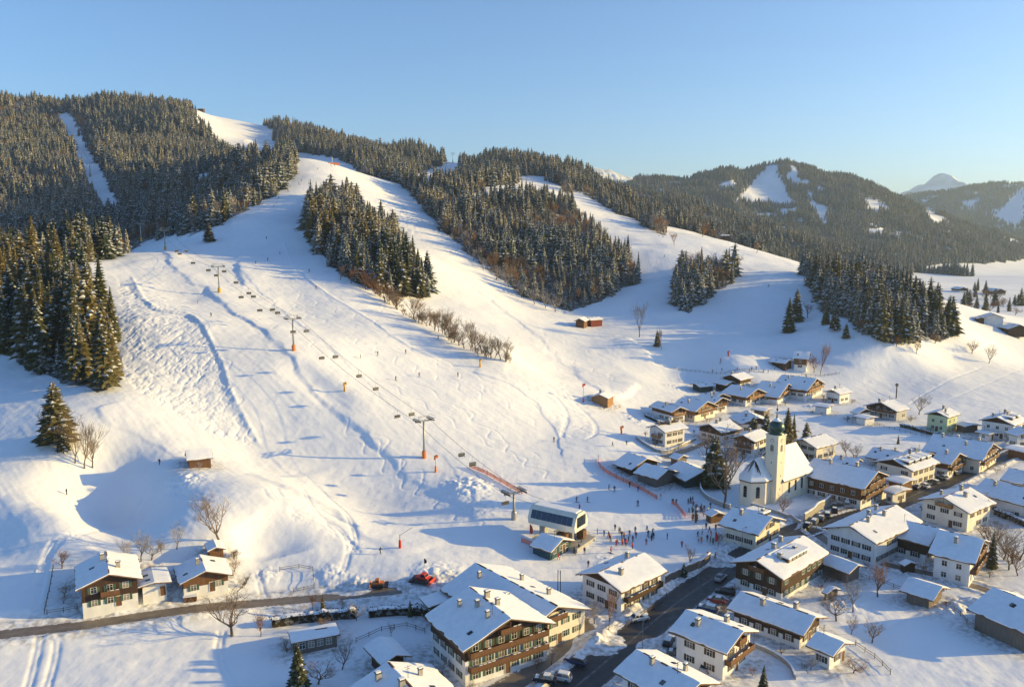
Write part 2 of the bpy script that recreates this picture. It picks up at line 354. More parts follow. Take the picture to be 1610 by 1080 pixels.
# ------------------------------------------------------------------ where the forest stands
FOREST_NEAR = [  # polygons of tree feet in the photograph, with depth limits
    ([(-400,250),(0,280),(90,285),(310,280),(310,340),(215,385),(-400,480)], 430, 1000),
    ([(-400,340),(0,330),(150,345),(212,372),(205,396),(150,412),(108,432),(0,470),(-400,500)], 430, 900),
    ([(-400,440),(100,436),(150,470),(172,520),(190,560),(190,600),(160,618),(100,602),(40,577),(0,548),(-400,500)], 215, 430),
    ([(212,396),(215,330),(300,300),(400,240),(463,258),(466,285),(440,304),(400,322),(340,350),(300,368),(255,372),(225,385)], 480, 1000),
    ([(490,330),(520,312),(560,322),(575,345),(640,385),(700,425),(710,462),(660,466),(620,462),(575,448),(540,436),(512,410),(485,380),(478,345)], 380, 830),
    ([(560,262),(600,270),(640,298),(668,332),(722,388),(762,420),(822,466),(895,492),(930,477),(1000,445),(1012,425),(1000,395),(960,355),(885,318),(885,290),(700,240),(560,235)], 520, 1200),
    ([(1060,440),(1100,412),(1160,415),(1162,436),(1120,462),(1080,494),(1062,478)], 480, 700),
    ([(1262,430),(1300,428),(1400,440),(1500,495),(1515,528),(1450,538),(1400,540),(1340,512),(1295,485)], 430, 640),
    ([(905,302),(960,320),(1000,345),(1042,372),(1050,362),(1000,335),(930,296)], 700, 1300),
    ([(300,372),(350,350),(400,322),(380,310),(320,330),(290,350)], 480, 900),
]
DENS = np.zeros(XX.shape)
def forest_mask(x, y, z):
    px, py = proj(x, y, z); m = np.zeros(x.shape, bool)
    jx = vnoise(x / 9, y / 9, 301) * 10; jy = vnoise(x / 9, y / 9, 302) * 4
    for poly, d0, d1 in FOREST_NEAR: m |= inpoly(px + jx * 1.3 + 6 * vnoise(x / 2.5, y / 2.5, 77), py + jy * 1.6, poly) & (y > d0) & (y < d1)
    far = (y > 900) & (z > np.where(y > 1300, 7, 22) + 8 * vnoise(x / 60, y / 60, 5))
    far &= ~((px > -9999) & (y < 940) & (px > 1290))
    m |= far
    clear = np.zeros(x.shape, bool)
    for poly in CLEAR: clear |= inpoly(px + jx * .9 + 5 * vnoise(x / 3, y / 3, 78), py + jy * .9, poly)
    thin = (y > 1700) & (vnoise(x / 70, y / 70, 88) + .5 * vnoise(x / 25, y / 25, 89) > .40)
    m &= ~clear & ~thin
    return m
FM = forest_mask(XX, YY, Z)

# ------------------------------------------------------------------ materials
MATS = {}
def mat(name, col, rough=.7, metal=0.0, noise=None, bump=0.0, bscale=5.0, spec=.4):
    if name in MATS: return MATS[name]
    m = bpy.data.materials.new(name); m.use_nodes = True; nt = m.node_tree; b = nt.nodes['Principled BSDF']
    b.inputs['Roughness'].default_value = rough; b.inputs['Metallic'].default_value = metal
    b.inputs['Specular IOR Level'].default_value = spec
    b.inputs['Base Color'].default_value = (*col, 1)
    tc = nt.nodes.new('ShaderNodeTexCoord')
    if noise:
        col2, sc, stretch = noise
        mp = nt.nodes.new('ShaderNodeMapping'); mp.inputs['Scale'].default_value = stretch
        n = nt.nodes.new('ShaderNodeTexNoise'); n.inputs['Scale'].default_value = sc; n.inputs['Detail'].default_value = 5
        cr = nt.nodes.new('ShaderNodeValToRGB'); cr.color_ramp.elements[0].color = (*col, 1); cr.color_ramp.elements[1].color = (*col2, 1)
        cr.color_ramp.elements[0].position = .35; cr.color_ramp.elements[1].position = .65
        nt.links.new(tc.outputs['Object'], mp.inputs[0]); nt.links.new(mp.outputs[0], n.inputs['Vector']); nt.links.new(n.outputs[0], cr.inputs[0]); nt.links.new(cr.outputs[0], b.inputs['Base Color'])
        if bump:
            bp = nt.nodes.new('ShaderNodeBump'); bp.inputs['Strength'].default_value = bump; bp.inputs['Distance'].default_value = .1
            nt.links.new(n.outputs[0], bp.inputs['Height']); nt.links.new(bp.outputs[0], b.inputs['Normal'])
    MATS[name] = m; return m
def snow_ground_material():
    m = bpy.data.materials.new('snow_ground'); m.use_nodes = True; nt = m.node_tree; b = nt.nodes['Principled BSDF']; N = nt.nodes.new; Lk = nt.links.new
    b.inputs['Roughness'].default_value = .75; b.inputs['Specular IOR Level'].default_value = .25
    tc = N('ShaderNodeTexCoord')
    def noise(sc, det, st=(1,1,1), rot=0):
        mp = N('ShaderNodeMapping'); mp.inputs['Scale'].default_value = st; mp.inputs['Rotation'].default_value = (0,0,rot)
        n = N('ShaderNodeTexNoise'); n.inputs['Scale'].default_value = sc; n.inputs['Detail'].default_value = det
        Lk(tc.outputs['Object'], mp.inputs[0]); Lk(mp.outputs[0], n.inputs['Vector']); return n.outputs[0]
    n1 = noise(.45, 8); n2 = noise(.5, 5, (1, .12, 1), R(-35)); n3 = noise(.02, 4)
    mix = N('ShaderNodeMix'); mix.data_type = 'FLOAT'; mix.inputs[0].default_value = .5; Lk(n1, mix.inputs[2]); Lk(n2, mix.inputs[3])
    bp = N('ShaderNodeBump'); bp.inputs['Strength'].default_value = .55; bp.inputs['Distance'].default_value = .3; Lk(mix.outputs[0], bp.inputs['Height']); Lk(bp.outputs[0], b.inputs['Normal'])
    cr = N('ShaderNodeValToRGB'); cr.color_ramp.elements[0].color = (.80,.82,.86,1); cr.color_ramp.elements[1].color = (.88,.89,.91,1); cr.color_ramp.elements[0].position = .35; cr.color_ramp.elements[1].position = .65
    Lk(n3, cr.inputs[0])
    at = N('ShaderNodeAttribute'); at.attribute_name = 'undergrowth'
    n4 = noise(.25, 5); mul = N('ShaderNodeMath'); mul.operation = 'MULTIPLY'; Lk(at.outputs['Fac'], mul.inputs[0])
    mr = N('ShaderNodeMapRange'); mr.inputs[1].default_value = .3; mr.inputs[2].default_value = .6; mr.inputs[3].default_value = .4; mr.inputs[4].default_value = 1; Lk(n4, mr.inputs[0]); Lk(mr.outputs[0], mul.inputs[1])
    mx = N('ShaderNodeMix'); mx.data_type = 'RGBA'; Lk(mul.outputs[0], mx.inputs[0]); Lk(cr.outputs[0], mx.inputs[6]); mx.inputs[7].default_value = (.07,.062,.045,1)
    a2 = N('ShaderNodeAttribute'); a2.attribute_name = 'trodden'; n5 = noise(.9, 6); m5 = N('ShaderNodeMath'); m5.operation = 'MULTIPLY'; Lk(a2.outputs['Fac'], m5.inputs[0])
    r5 = N('ShaderNodeMapRange'); r5.inputs[1].default_value = .4; r5.inputs[2].default_value = .62; Lk(n5, r5.inputs[0]); Lk(r5.outputs[0], m5.inputs[1])
    mz = N('ShaderNodeMix'); mz.data_type = 'RGBA'; Lk(m5.outputs[0], mz.inputs[0]); Lk(mx.outputs[2], mz.inputs[6]); mz.inputs[7].default_value = (.34,.31,.28,1)
    Lk(mz.outputs[2], b.inputs['Base Color']); return m
SNOWG = snow_ground_material()
def snow_plain():
    m = mat('snow', (.80,.82,.86), .75, 0, ((.88,.89,.91), .8, (1,1,1)), .15, spec=.2); return m
SNOW = snow_plain()

# ------------------------------------------------------------------ object helpers
def setp(o, label=None, cat=None, group=None, kind=None):
    if label: o['label'] = label
    if cat: o['category'] = cat
    if group: o['group'] = group
    if kind: o['kind'] = kind
    return o
def link(name, me, parent=None):
    o = bpy.data.objects.new(name, me); COL.objects.link(o)
    if parent: o.parent = parent
    return o
def empty(name, loc, rz=0, **k):
    o = link(name, None); o.location = loc; o.rotation_euler = (0, 0, rz); o.empty_display_size = .1
    return setp(o, **k)
def grid_mesh(name, X, Y, Zz, smooth=True):
    nr, nc = X.shape; me = bpy.data.meshes.new(name)
    me.vertices.add(nr * nc); me.vertices.foreach_set('co', np.stack([X, Y, Zz], -1).astype(np.float32).ravel())
    i = np.arange(nr * nc).reshape(nr, nc); q = np.stack([i[:-1, :-1], i[:-1, 1:], i[1:, 1:], i[1:, :-1]], -1).reshape(-1, 4)
    me.loops.add(q.size); me.loops.foreach_set('vertex_index', q.astype(np.int32).ravel())
    me.polygons.add(len(q)); me.polygons.foreach_set('loop_start', (np.arange(len(q)) * 4).astype(np.int32)); me.polygons.foreach_set('loop_total', np.full(len(q), 4, np.int32))
    me.polygons.foreach_set('use_smooth', np.full(len(q), smooth)); me.update(calc_edges=True); return me
me = grid_mesh('terrain', XX, YY, Z); me.materials.append(SNOWG)
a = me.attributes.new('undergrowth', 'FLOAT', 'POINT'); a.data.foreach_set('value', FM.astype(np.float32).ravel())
terrain = setp(link('snowy_terrain', me), 'snow covered ski slopes, valley floor and wooded mountainsides', kind='structure')

# ------------------------------------------------------------------ light
SUN_AZ, SUN_EL = 85.0, 12.3      # compass bearing with +Y north; the sun stands to the right
wd = bpy.data.worlds.new('World'); scene.world = wd; wd.use_nodes = True; nt = wd.node_tree
bg = nt.nodes['Background']; sky = nt.nodes.new('ShaderNodeTexSky'); sky.sky_type = 'NISHITA'; sky.sun_disc = False
sky.sun_elevation = R(SUN_EL); sky.sun_rotation = R(SUN_AZ); sky.altitude = 900; sky.air_density = 1.0; sky.dust_density = 1.5; sky.ozone_density = 4.2
nt.links.new(sky.outputs[0], bg.inputs[0]); bg.inputs[1].default_value = .14
sl_ = bpy.data.lights.new('sun', 'SUN'); sl_.energy = 5.0; sl_.angle = R(.5); sl_.color = (1, .71, .23)
sun = link('sun', sl_)
sd = Vector((math.sin(R(SUN_AZ)) * math.cos(R(SUN_EL)), math.cos(R(SUN_AZ)) * math.cos(R(SUN_EL)), math.sin(R(SUN_EL))))
sun.rotation_euler = sd.to_track_quat('Z', 'Y').to_euler()
vs = scene.view_settings; vs.view_transform = 'Standard'; vs.look = 'None'; vs.gamma = 1; vs.exposure = 0.83
scene.cycles.use_denoising = True
scene.cycles.max_bounces = 6; scene.cycles.diffuse_bounces = 3; scene.cycles.glossy_bounces = 3; scene.cycles.transmission_bounces = 3; scene.cycles.volume_bounces = 0
scene.cycles.use_adaptive_sampling = True; scene.cycles.adaptive_threshold = .02; scene.render.use_persistent_data = False
# ------------------------------------------------------------------ trees
def tree_mat(name, c1, c2, frost):
    m = bpy.data.materials.new(name); m.use_nodes = True; nt = m.node_tree; b = nt.nodes['Principled BSDF']; N = nt.nodes.new; Lk = nt.links.new
    b.inputs['Roughness'].default_value = .85; b.inputs['Specular IOR Level'].default_value = .1
    ob = N('ShaderNodeObjectInfo'); tc = N('ShaderNodeTexCoord')
    n = N('ShaderNodeTexNoise'); n.inputs['Scale'].default_value = 1.6; n.inputs['Detail'].default_value = 3; Lk(tc.outputs['Object'], n.inputs['Vector'])
    mx = N('ShaderNodeMix'); mx.data_type = 'RGBA'; mx.inputs[6].default_value = (*c1, 1); mx.inputs[7].default_value = (*c2, 1)
    mr = N('ShaderNodeMapRange'); mr.inputs[1].default_value = .35; mr.inputs[2].default_value = .65; Lk(n.outputs[0], mr.inputs[0])
    ad = N('ShaderNodeMath'); ad.operation = 'MULTIPLY_ADD'; Lk(ob.outputs['Random'], ad.inputs[0]); ad.inputs[1].default_value = .7; 
    m2 = N('ShaderNodeMath'); m2.operation = 'MULTIPLY'; m2.inputs[1].default_value = .4; Lk(mr.outputs[0], m2.inputs[0]); Lk(m2.outputs[0], ad.inputs[2])
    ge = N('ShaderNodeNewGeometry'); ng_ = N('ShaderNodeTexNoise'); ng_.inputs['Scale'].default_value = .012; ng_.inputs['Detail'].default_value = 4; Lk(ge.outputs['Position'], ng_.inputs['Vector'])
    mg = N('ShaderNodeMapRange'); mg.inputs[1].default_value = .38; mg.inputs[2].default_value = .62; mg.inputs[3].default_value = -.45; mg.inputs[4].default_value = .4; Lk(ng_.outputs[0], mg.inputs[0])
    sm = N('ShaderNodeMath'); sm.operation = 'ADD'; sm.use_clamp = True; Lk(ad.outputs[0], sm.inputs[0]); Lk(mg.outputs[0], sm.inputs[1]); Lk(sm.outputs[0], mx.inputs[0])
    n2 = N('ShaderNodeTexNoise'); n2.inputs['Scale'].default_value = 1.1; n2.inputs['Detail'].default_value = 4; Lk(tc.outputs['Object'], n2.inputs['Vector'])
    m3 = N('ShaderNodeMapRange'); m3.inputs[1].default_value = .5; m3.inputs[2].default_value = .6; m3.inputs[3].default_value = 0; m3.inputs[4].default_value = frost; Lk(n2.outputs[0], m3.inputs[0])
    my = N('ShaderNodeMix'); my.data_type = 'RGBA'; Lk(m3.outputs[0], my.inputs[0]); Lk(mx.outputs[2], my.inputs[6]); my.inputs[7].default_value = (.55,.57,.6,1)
    Lk(my.outputs[2], b.inputs['Base Color']); return m
NEEDLE = tree_mat('spruce_needles', (.018,.034,.018), (.125,.095,.030), .10)
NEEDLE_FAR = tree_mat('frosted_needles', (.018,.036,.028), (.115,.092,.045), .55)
BARK = mat('bark', (.09,.06,.04), .9, noise=((.16,.11,.07), 3, (1,1,.3)))
TWIG = mat('twigs', (.13,.085,.05), .9, noise=((.30,.21,.13), .6, (1,1,1)))
TWIG_GREY = mat('frosted_twigs', (.17,.14,.12), .9, noise=((.4,.38,.38), .8, (1,1,1)))

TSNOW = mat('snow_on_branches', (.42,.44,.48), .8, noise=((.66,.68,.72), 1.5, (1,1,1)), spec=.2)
class MB:
    """collects faces with material slots, builds ONE mesh"""
    def __init__(s): s.v = []; s.f = []; s.m = []
    def quad(s, pts, mi=0):
        n = len(s.v); s.v += [tuple(p) for p in pts]; s.f.append(tuple(range(n, n + len(pts)))); s.m.append(mi)
    def box(s, x0, x1, y0, y1, z0, z1, mi=0, M=None):
        c = [Vector(p) for p in ((x0,y0,z0),(x1,y0,z0),(x1,y1,z0),(x0,y1,z0),(x0,y0,z1),(x1,y0,z1),(x1,y1,z1),(x0,y1,z1))]
        if M is not None: c = [M @ p for p in c]
        n = len(s.v); s.v += [tuple(p) for p in c]
        for q in ((3,2,1,0),(4,5,6,7),(0,1,5,4),(1,2,6,5),(2,3,7,6),(3,0,4,7)): s.f.append(tuple(n + i for i in q)); s.m.append(mi)
    def prism(s, poly, axis, a0, a1, mi=0, M=None):
        """poly in the plane perpendicular to axis, extruded a0..a1; axis 'y': poly=(x,z); 'x': poly=(y,z); 'z': poly=(x,y)"""
        def P(p, a): return {'y': (p[0], a, p[1]), 'x': (a, p[0], p[1]), 'z': (p[0], p[1], a)}[axis]
        k = len(poly); c = [Vector(P(p, a0)) for p in poly] + [Vector(P(p, a1)) for p in poly]
        if M is not None: c = [M @ p for p in c]
        n = len(s.v); s.v += [tuple(p) for p in c]
        s.f.append(tuple(n + i for i in range(k))); s.f.append(tuple(n + k + i for i in reversed(range(k)))); s.m += [mi, mi]
        for i in range(k): j = (i + 1) % k; s.f.append((n + j, n + i, n + k + i, n + k + j)); s.m.append(mi)
    def tube(s, pts, rad, n=6, mi=0, cap=True):
        pts = [Vector(p) for p in pts]; rad = rad if hasattr(rad, '__len__') else [rad] * len(pts); base = len(s.v)
        for i, p in enumerate(pts):
            d = (pts[min(i + 1, len(pts) - 1)] - pts[max(i - 1, 0)]).normalized()
            a = d.orthogonal().normalized() if i == 0 else (a - d * a.dot(d)).normalized(); b = d.cross(a)
            for k in range(n):
                t = 2 * math.pi * k / n; s.v.append(tuple(p + (a * math.cos(t) + b * math.sin(t)) * rad[i]))
        for i in range(len(pts) - 1):
            for k in range(n):
                j = (k + 1) % n; s.f.append((base + i*n + k, base + i*n + j, base + (i+1)*n + j, base + (i+1)*n + k)); s.m.append(mi)
        if cap:
            s.f.append(tuple(base + k for k in reversed(range(n)))); s.f.append(tuple(base + (len(pts)-1)*n + k for k in range(n))); s.m += [mi, mi]
    def lathe(s, prof, n=16, mi=0, c=(0,0,0), M=None):
        base = len(s.v)
        for r, z in prof:
            for k in range(n):
                t = 2 * math.pi * (k + .5) / n; p = Vector((c[0] + r * math.cos(t), c[1] + r * math.sin(t), c[2] + z)); s.v.append(tuple(M @ p if M is not None else p))
        for i in range(len(prof) - 1):
            for k in range(n):
                j = (k + 1) % n; s.f.append((base + i*n + k, base + i*n + j, base + (i+1)*n + j, base + (i+1)*n + k)); s.m.append(mi)
        s.f.append(tuple(base + k for k in reversed(range(n)))); s.f.append(tuple(base + (len(prof)-1)*n + k for k in range(n))); s.m += [mi, mi]
    def mesh(s, name, mats, smooth=False):
        me = bpy.data.meshes.new(name); me.from_pydata(s.v, [], s.f)
        for m in (mats if isinstance(mats, (list, tuple)) else [mats]): me.materials.append(m)
        me.polygons.foreach_set('material_index', s.m)
        if smooth: me.polygons.foreach_set('use_smooth', [True] * len(s.f))
        me.update(); return me
    def build(s, name, mats, parent=None, smooth=False):
        return link(name, s.mesh(name, mats, smooth), parent)

def spruce(mb, rnd, H=20, Rb=3.2, levels=26, nb=9, snow=.35, low=.06, core=True, ragged=.35, mi=(0, 1), shape=.82):
    if core:
        k = 7; n0 = len(mb.v)
        prof = [(Rb * .42, low + .03), (Rb * .36, .35), (Rb * .2, .68), (.03, .97)]
        for r, t in prof:
            for i in range(k):
                a = 2 * math.pi * i / k; q = r * rnd.uniform(.8, 1.2); mb.v.append((q * math.cos(a), q * math.sin(a), t * H))
        for j in range(3):
            for i in range(k):
                i2 = (i + 1) % k; mb.f.append((n0 + j*k + i, n0 + j*k + i2, n0 + (j+1)*k + i2, n0 + (j+1)*k + i)); mb.m.append(mi[0])
    for l in range(levels):
        t = low + (1 - low) * (l + rnd.uniform(-.3, .3)) / levels
        t = min(max(t, low * .7), .985)
        r = Rb * (1 - t) ** shape * (1.0 if t > .16 else .8 + 1.2 * t) + .12
        nn = max(4, int(nb * (.55 + .45 * (1 - t))))
        a0 = rnd.uniform(0, 7)
        for b in range(nn):
            a = a0 + 2 * math.pi * b / nn + rnd.uniform(-.3, .3); L = r * rnd.uniform(1 - ragged, 1 + ragged * .35)
            ca, sa = math.cos(a), math.sin(a); z = t * H; dr = L * rnd.uniform(.32, .62) * (1.1 - .75 * t); w = L * rnd.uniform(.26, .42) + .1
            mid = .55 * L; zm = z - dr * .35; up = .10 * L
            I = Vector((ca * L * .05, sa * L * .05, z + .1)); T = Vector((ca * L, sa * L, z - dr)); C = Vector((ca * mid, sa * mid, zm + up * .6))
            A = Vector((ca * mid - sa * w, sa * mid + ca * w, zm - up * 2.0)); B = Vector((ca * mid + sa * w, sa * mid - ca * w, zm - up * 2.0))
            n0 = len(mb.v); mb.v += [tuple(q) for q in (I, A, C, B, T)]
            mb.f += [(n0, n0+1, n0+2), (n0, n0+2, n0+3), (n0+1, n0+4, n0+2), (n0+2, n0+4, n0+3)]
            mb.m += [mi[0]] * 4
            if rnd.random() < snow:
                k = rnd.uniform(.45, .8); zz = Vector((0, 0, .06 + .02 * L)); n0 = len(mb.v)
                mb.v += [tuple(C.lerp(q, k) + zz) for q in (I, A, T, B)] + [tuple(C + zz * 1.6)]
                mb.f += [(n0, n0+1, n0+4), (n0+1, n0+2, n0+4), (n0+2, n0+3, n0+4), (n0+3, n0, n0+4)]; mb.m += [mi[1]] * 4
def trunk_tube(mb, H, r, mi=0): mb.tube([(0,0,-.8),(0,0,H*.4),(0,0,H*.93)], [r, r*.7, .03], 6, mi)

def broadleaf(rnd, H=12, spread=.42, depth=5, up=.35, trunk_frac=.22, nk=3, thin=1.0, mb=None, lean=0):
    """a bare tree: trunk mesh and twig mesh"""
    T = MB(); B = MB()
    def grow(p, d, L, r, lv):
        n = 3 if lv < 2 else 2; pts = [p]; q = p.copy(); dd = d.copy()
        for i in range(n):
            dd = (dd + Vector((rnd.gauss(0, .12), rnd.gauss(0, .12), rnd.gauss(0, .07) + .05))).normalized(); q = q + dd * (L / n); pts.append(q.copy())
        (T if lv == 0 else B).tube(pts, [r * (1 - .45 * i / n) for i in range(n + 1)], 6 if lv == 0 else (4 if lv < 3 else 3), 0, cap=lv == 0)
        if lv >= depth: return
        k = nk if lv < depth - 2 else nk + 1
        if lv == 0: k = nk + 3
        for i in range(k):
            if i == 0 and lv < 3: b = pts[-1]; nd = (dd + Vector((rnd.gauss(0, .15), rnd.gauss(0, .15), .2))).normalized(); L2 = L * .82
            else:
                t = rnd.uniform(.45, 1.0) if lv else rnd.uniform(.6, 1.0); j = t * n; a = int(min(j, n - 1)); b = pts[a].lerp(pts[a + 1], j - a)
                az = rnd.uniform(0, 2 * math.pi) if lv else 2 * math.pi * i / k + rnd.uniform(-.4, .4)
                side = Vector((math.cos(az), math.sin(az), rnd.uniform(-.1, .25))); nd = (dd * (1 - spread) + side * spread * 1.5 + Vector((0, 0, up * .5))).normalized(); L2 = L * rnd.uniform(.6, .85)
            grow(b, nd, L2, r * (.62 if i == 0 else .48) if lv else r * .55, lv + 1)
    grow(Vector((0, 0, -.5)), Vector((lean, 0, 1)).normalized(), H * trunk_frac + .5, H * .021 * thin, 0)
    zm = max(v[2] for v in B.v); k = 12.0 / zm
    for M_ in (T, B): M_.v = [(v[0] * k * 1.08, v[1] * k * 1.08, v[2] * k) for v in M_.v]
    return T, B

# --- mesh variants
rt = random.Random(5)
HI = []      # near spruces: crown and trunk meshes
for i in range(4):
    mb = MB(); spruce(mb, rt, 20, [3.6, 4.3, 3.2, 3.9][i], 34, 13, [.2, .3, .14, .24][i], low=[.05, .1, .05, .16][i], shape=[.8,.65,.9,.55][i], ragged=[.35,.45,.3,.5][i])
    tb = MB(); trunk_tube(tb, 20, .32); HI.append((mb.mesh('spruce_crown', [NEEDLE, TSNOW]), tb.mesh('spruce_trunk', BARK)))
MID = []
for i in range(5):
    mb = MB(); spruce(mb, rt, 20, [3.6, 4.4, 3.0, 4.0, 4.8][i], 20, 10, [.22, .36, .15, .28, .32][i], low=[.05,.08,.05,.12,.06][i], shape=[.82,.7,.9,.5,.62][i], ragged=[.35,.45,.3,.5,.5][i], mi=(0,1)); trunk_tube(mb, 20, .3, 2)
    MID.append(mb.mesh('spruce', [NEEDLE, TSNOW, BARK]))
FAR = []
for i in range(5):
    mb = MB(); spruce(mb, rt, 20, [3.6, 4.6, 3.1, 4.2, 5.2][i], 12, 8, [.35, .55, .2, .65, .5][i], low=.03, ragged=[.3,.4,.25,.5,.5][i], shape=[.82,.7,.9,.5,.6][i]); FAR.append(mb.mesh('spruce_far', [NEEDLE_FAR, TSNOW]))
BARE = []
for i in range(5):
    T, B = broadleaf(rt, 12, [.42, .36, .5, .3, .45][i], 5, [.35, .5, .3, .7, .4][i], [.26, .3, .2, .34, .24][i], 3)
    BARE.append((T, B))

def make_spruce(x, y, h, w=1.0, v=0, parts=True, name='spruce_tree', z=None, **k):
    z = ht(x, y) if z is None else z
    if parts:
        o = empty(name, (x, y, z), rng.uniform(0, 6.28), **k)
        c = link('crown', HI[v % 4][0], o); t = link('trunk', HI[v % 4][1], o)
        o.scale = (w * h / 20, w * h / 20, h / 20)
    else:
        o = setp(link(name, MID[v % 5]), **k); o.location = (x, y, z); o.rotation_euler = (0, 0, rng.uniform(0, 6.28)); o.scale = (w * h / 20, w * h / 20, h / 20)
    return o

# --- candidate forest trees on a jittered lattice
def lattice(d0, d1, s, umax=.8):
    xs = np.arange(-umax * d1, umax * d1, s); ys = np.arange(d0, d1, s * .95)
    X, Y = np.meshgrid(xs, ys); X = X.ravel() + rng.uniform(-.48, .48, X.size) * s; Y = Y.ravel() + rng.uniform(-.48, .48, Y.size) * s
    k = (np.abs(X / Y) < umax); X, Y = X[k], Y[k]; zz = ht(X, Y); k = forest_mask(X, Y, zz)
    return X[k], Y[k], zz[k]
E = (Z - CAMZ) / DD; EM = np.maximum.accumulate(E, axis=0)     # horizon seen from the camera, row by row
def visible(x, y, z, h, margin):
    em = _bi(EM, UC, LR, x / y, np.log(y * .985)); return (z + h - CAMZ) / y > em - margin
P = []
for d0, d1, s in ((215, 560, 4.7), (560, 950, 5.2), (950, 1700, 7.0), (1700, 3000, 8.0), (3000, 5000, 13.0)):
    x, y, z = lattice(d0, d1, s); h = 8 + 16 * rng.random(x.size) + 14 * vnoise(x / 35, y / 35, 55)
    h *= 1 - .12 * (d0 >= 1700)
    pxx, _ = proj(x, y, z); stand = (y < 430) & (pxx < 260); h = np.where(stand, h * 1.35, h)
    k = visible(x, y, z, h, 12 / y) & (rng.random(x.size) > np.where(stand, .42, .06))
    P.append(np.stack([x[k], y[k], z[k] - .3, h[k]], -1))
P = np.concatenate(P); print('forest trees', len(P))
PX_, PY_ = proj(P[:, 0], P[:, 1], P[:, 2]); _, PT_ = proj(P[:, 0], P[:, 1], P[:, 2] + P[:, 3])
vis = visible(P[:, 0], P[:, 1], P[:, 2], P[:, 3] * .7, 0) & (PX_ > -10) & (PX_ < 1620)
big = np.where(vis, (PY_ - PT_), 0); order = np.argsort(-big)
NFREE = 50                                                       # free-standing spruces are built one by one further down
ind = order[:300 - NFREE]; rest = np.setdiff1d(np.arange(len(P)), ind)
def stand_of(px, py):
    if px < 240 and py > 400: return 'dark snow dusted spruce in the tall stand left of the mogul field', 'spruces of the stand left of the mogul field'
    if px < 480 and py <= 400: return 'snow dusted spruce in the wood behind the upper chairlift pylons', 'spruces of the wood behind the upper pylons'
    if px < 720: return 'snow dusted spruce in the wedge of forest between the two pistes', 'spruces of the wedge between the pistes'
    if px < 1040: return 'snow dusted spruce in the forest above the red barn', 'spruces of the forest above the red barn'
    if px < 1200: return 'snow dusted spruce in the small copse on the shaded slope', 'spruces of the small copse'
    return 'snow dusted spruce on the wooded knoll above the village', 'spruces of the wooded knoll'
for n, i in enumerate(ind):
    x, y, z, h = P[i]; lab, grp = stand_of(PX_[i], PY_[i])
    make_spruce(x, y, h, rng.uniform(1.0, 1.55) * (.85 if y < 430 else 1), int(rng.integers(0, 20)), parts=n < 90, z=z, label=lab, cat='spruce', group=grp)

# the rest: one object of stuff whose points carry instances of far spruce meshes
def forest_object(name, label, pts, srcs, w0=1.05, w1=1.75):
    me = bpy.data.meshes.new(name); me.vertices.add(len(pts)); me.vertices.foreach_set('co', pts[:, :3].astype(np.float32).ravel())
    a = me.attributes.new('tall', 'FLOAT', 'POINT'); a.data.foreach_set('value', (pts[:, 3] / 20).astype(np.float32)); me.update()
    o = setp(link(name, me), label, kind='stuff')
    ng = bpy.data.node_groups.new(name, 'GeometryNodeTree'); ng.interface.new_socket('Geometry', in_out='INPUT', socket_type='NodeSocketGeometry'); ng.interface.new_socket('Geometry', in_out='OUTPUT', socket_type='NodeSocketGeometry')
    N = ng.nodes.new; Lk = ng.links.new; gi = N('NodeGroupInput'); go = N('NodeGroupOutput'); mp = N('GeometryNodeMeshToPoints'); ip = N('GeometryNodeInstanceOnPoints'); jn = N('GeometryNodeJoinGeometry')
    for s in srcs:
        oi = N('GeometryNodeObjectInfo'); oi.inputs['Object'].default_value = s; oi.inputs['As Instance'].default_value = True; oi.transform_space = 'ORIGINAL'; Lk(oi.outputs['Geometry'], jn.inputs[0])
    rv = N('FunctionNodeRandomValue'); rv.data_type = 'FLOAT'; rv.inputs[2].default_value = 0; rv.inputs[3].default_value = 6.283; cx = N('ShaderNodeCombineXYZ'); Lk(rv.outputs[1], cx.inputs[2])
    ri = N('FunctionNodeRandomValue'); ri.data_type = 'INT'; ri.inputs[4].default_value = 0; ri.inputs[5].default_value = len(srcs) - 1; ri.inputs['Seed'].default_value = 3
    rw = N('FunctionNodeRandomValue'); rw.data_type = 'FLOAT'; rw.inputs[2].default_value = w0; rw.inputs[3].default_value = w1; rw.inputs['Seed'].default_value = 5
    at = N('GeometryNodeInputNamedAttribute'); at.data_type = 'FLOAT'; at.inputs['Name'].default_value = 'tall'
    mu = N('ShaderNodeMath'); mu.operation = 'MULTIPLY'; Lk(at.outputs['Attribute'], mu.inputs[0]); Lk(rw.outputs[1], mu.inputs[1]); cs = N('ShaderNodeCombineXYZ'); Lk(mu.outputs[0], cs.inputs[0]); Lk(mu.outputs[0], cs.inputs[1]); Lk(at.outputs['Attribute'], cs.inputs[2])
    Lk(gi.outputs[0], mp.inputs[0]); Lk(mp.outputs[0], ip.inputs['Points']); Lk(jn.outputs[0], ip.inputs['Instance']); ip.inputs['Pick Instance'].default_value = True
    Lk(ri.outputs[2], ip.inputs['Instance Index']); Lk(cx.outputs[0], ip.inputs['Rotation']); Lk(cs.outputs[0], ip.inputs['Scale']); Lk(ip.outputs[0], go.inputs[0])
    o.modifiers.new('trees', 'NODES').node_group = ng; return o
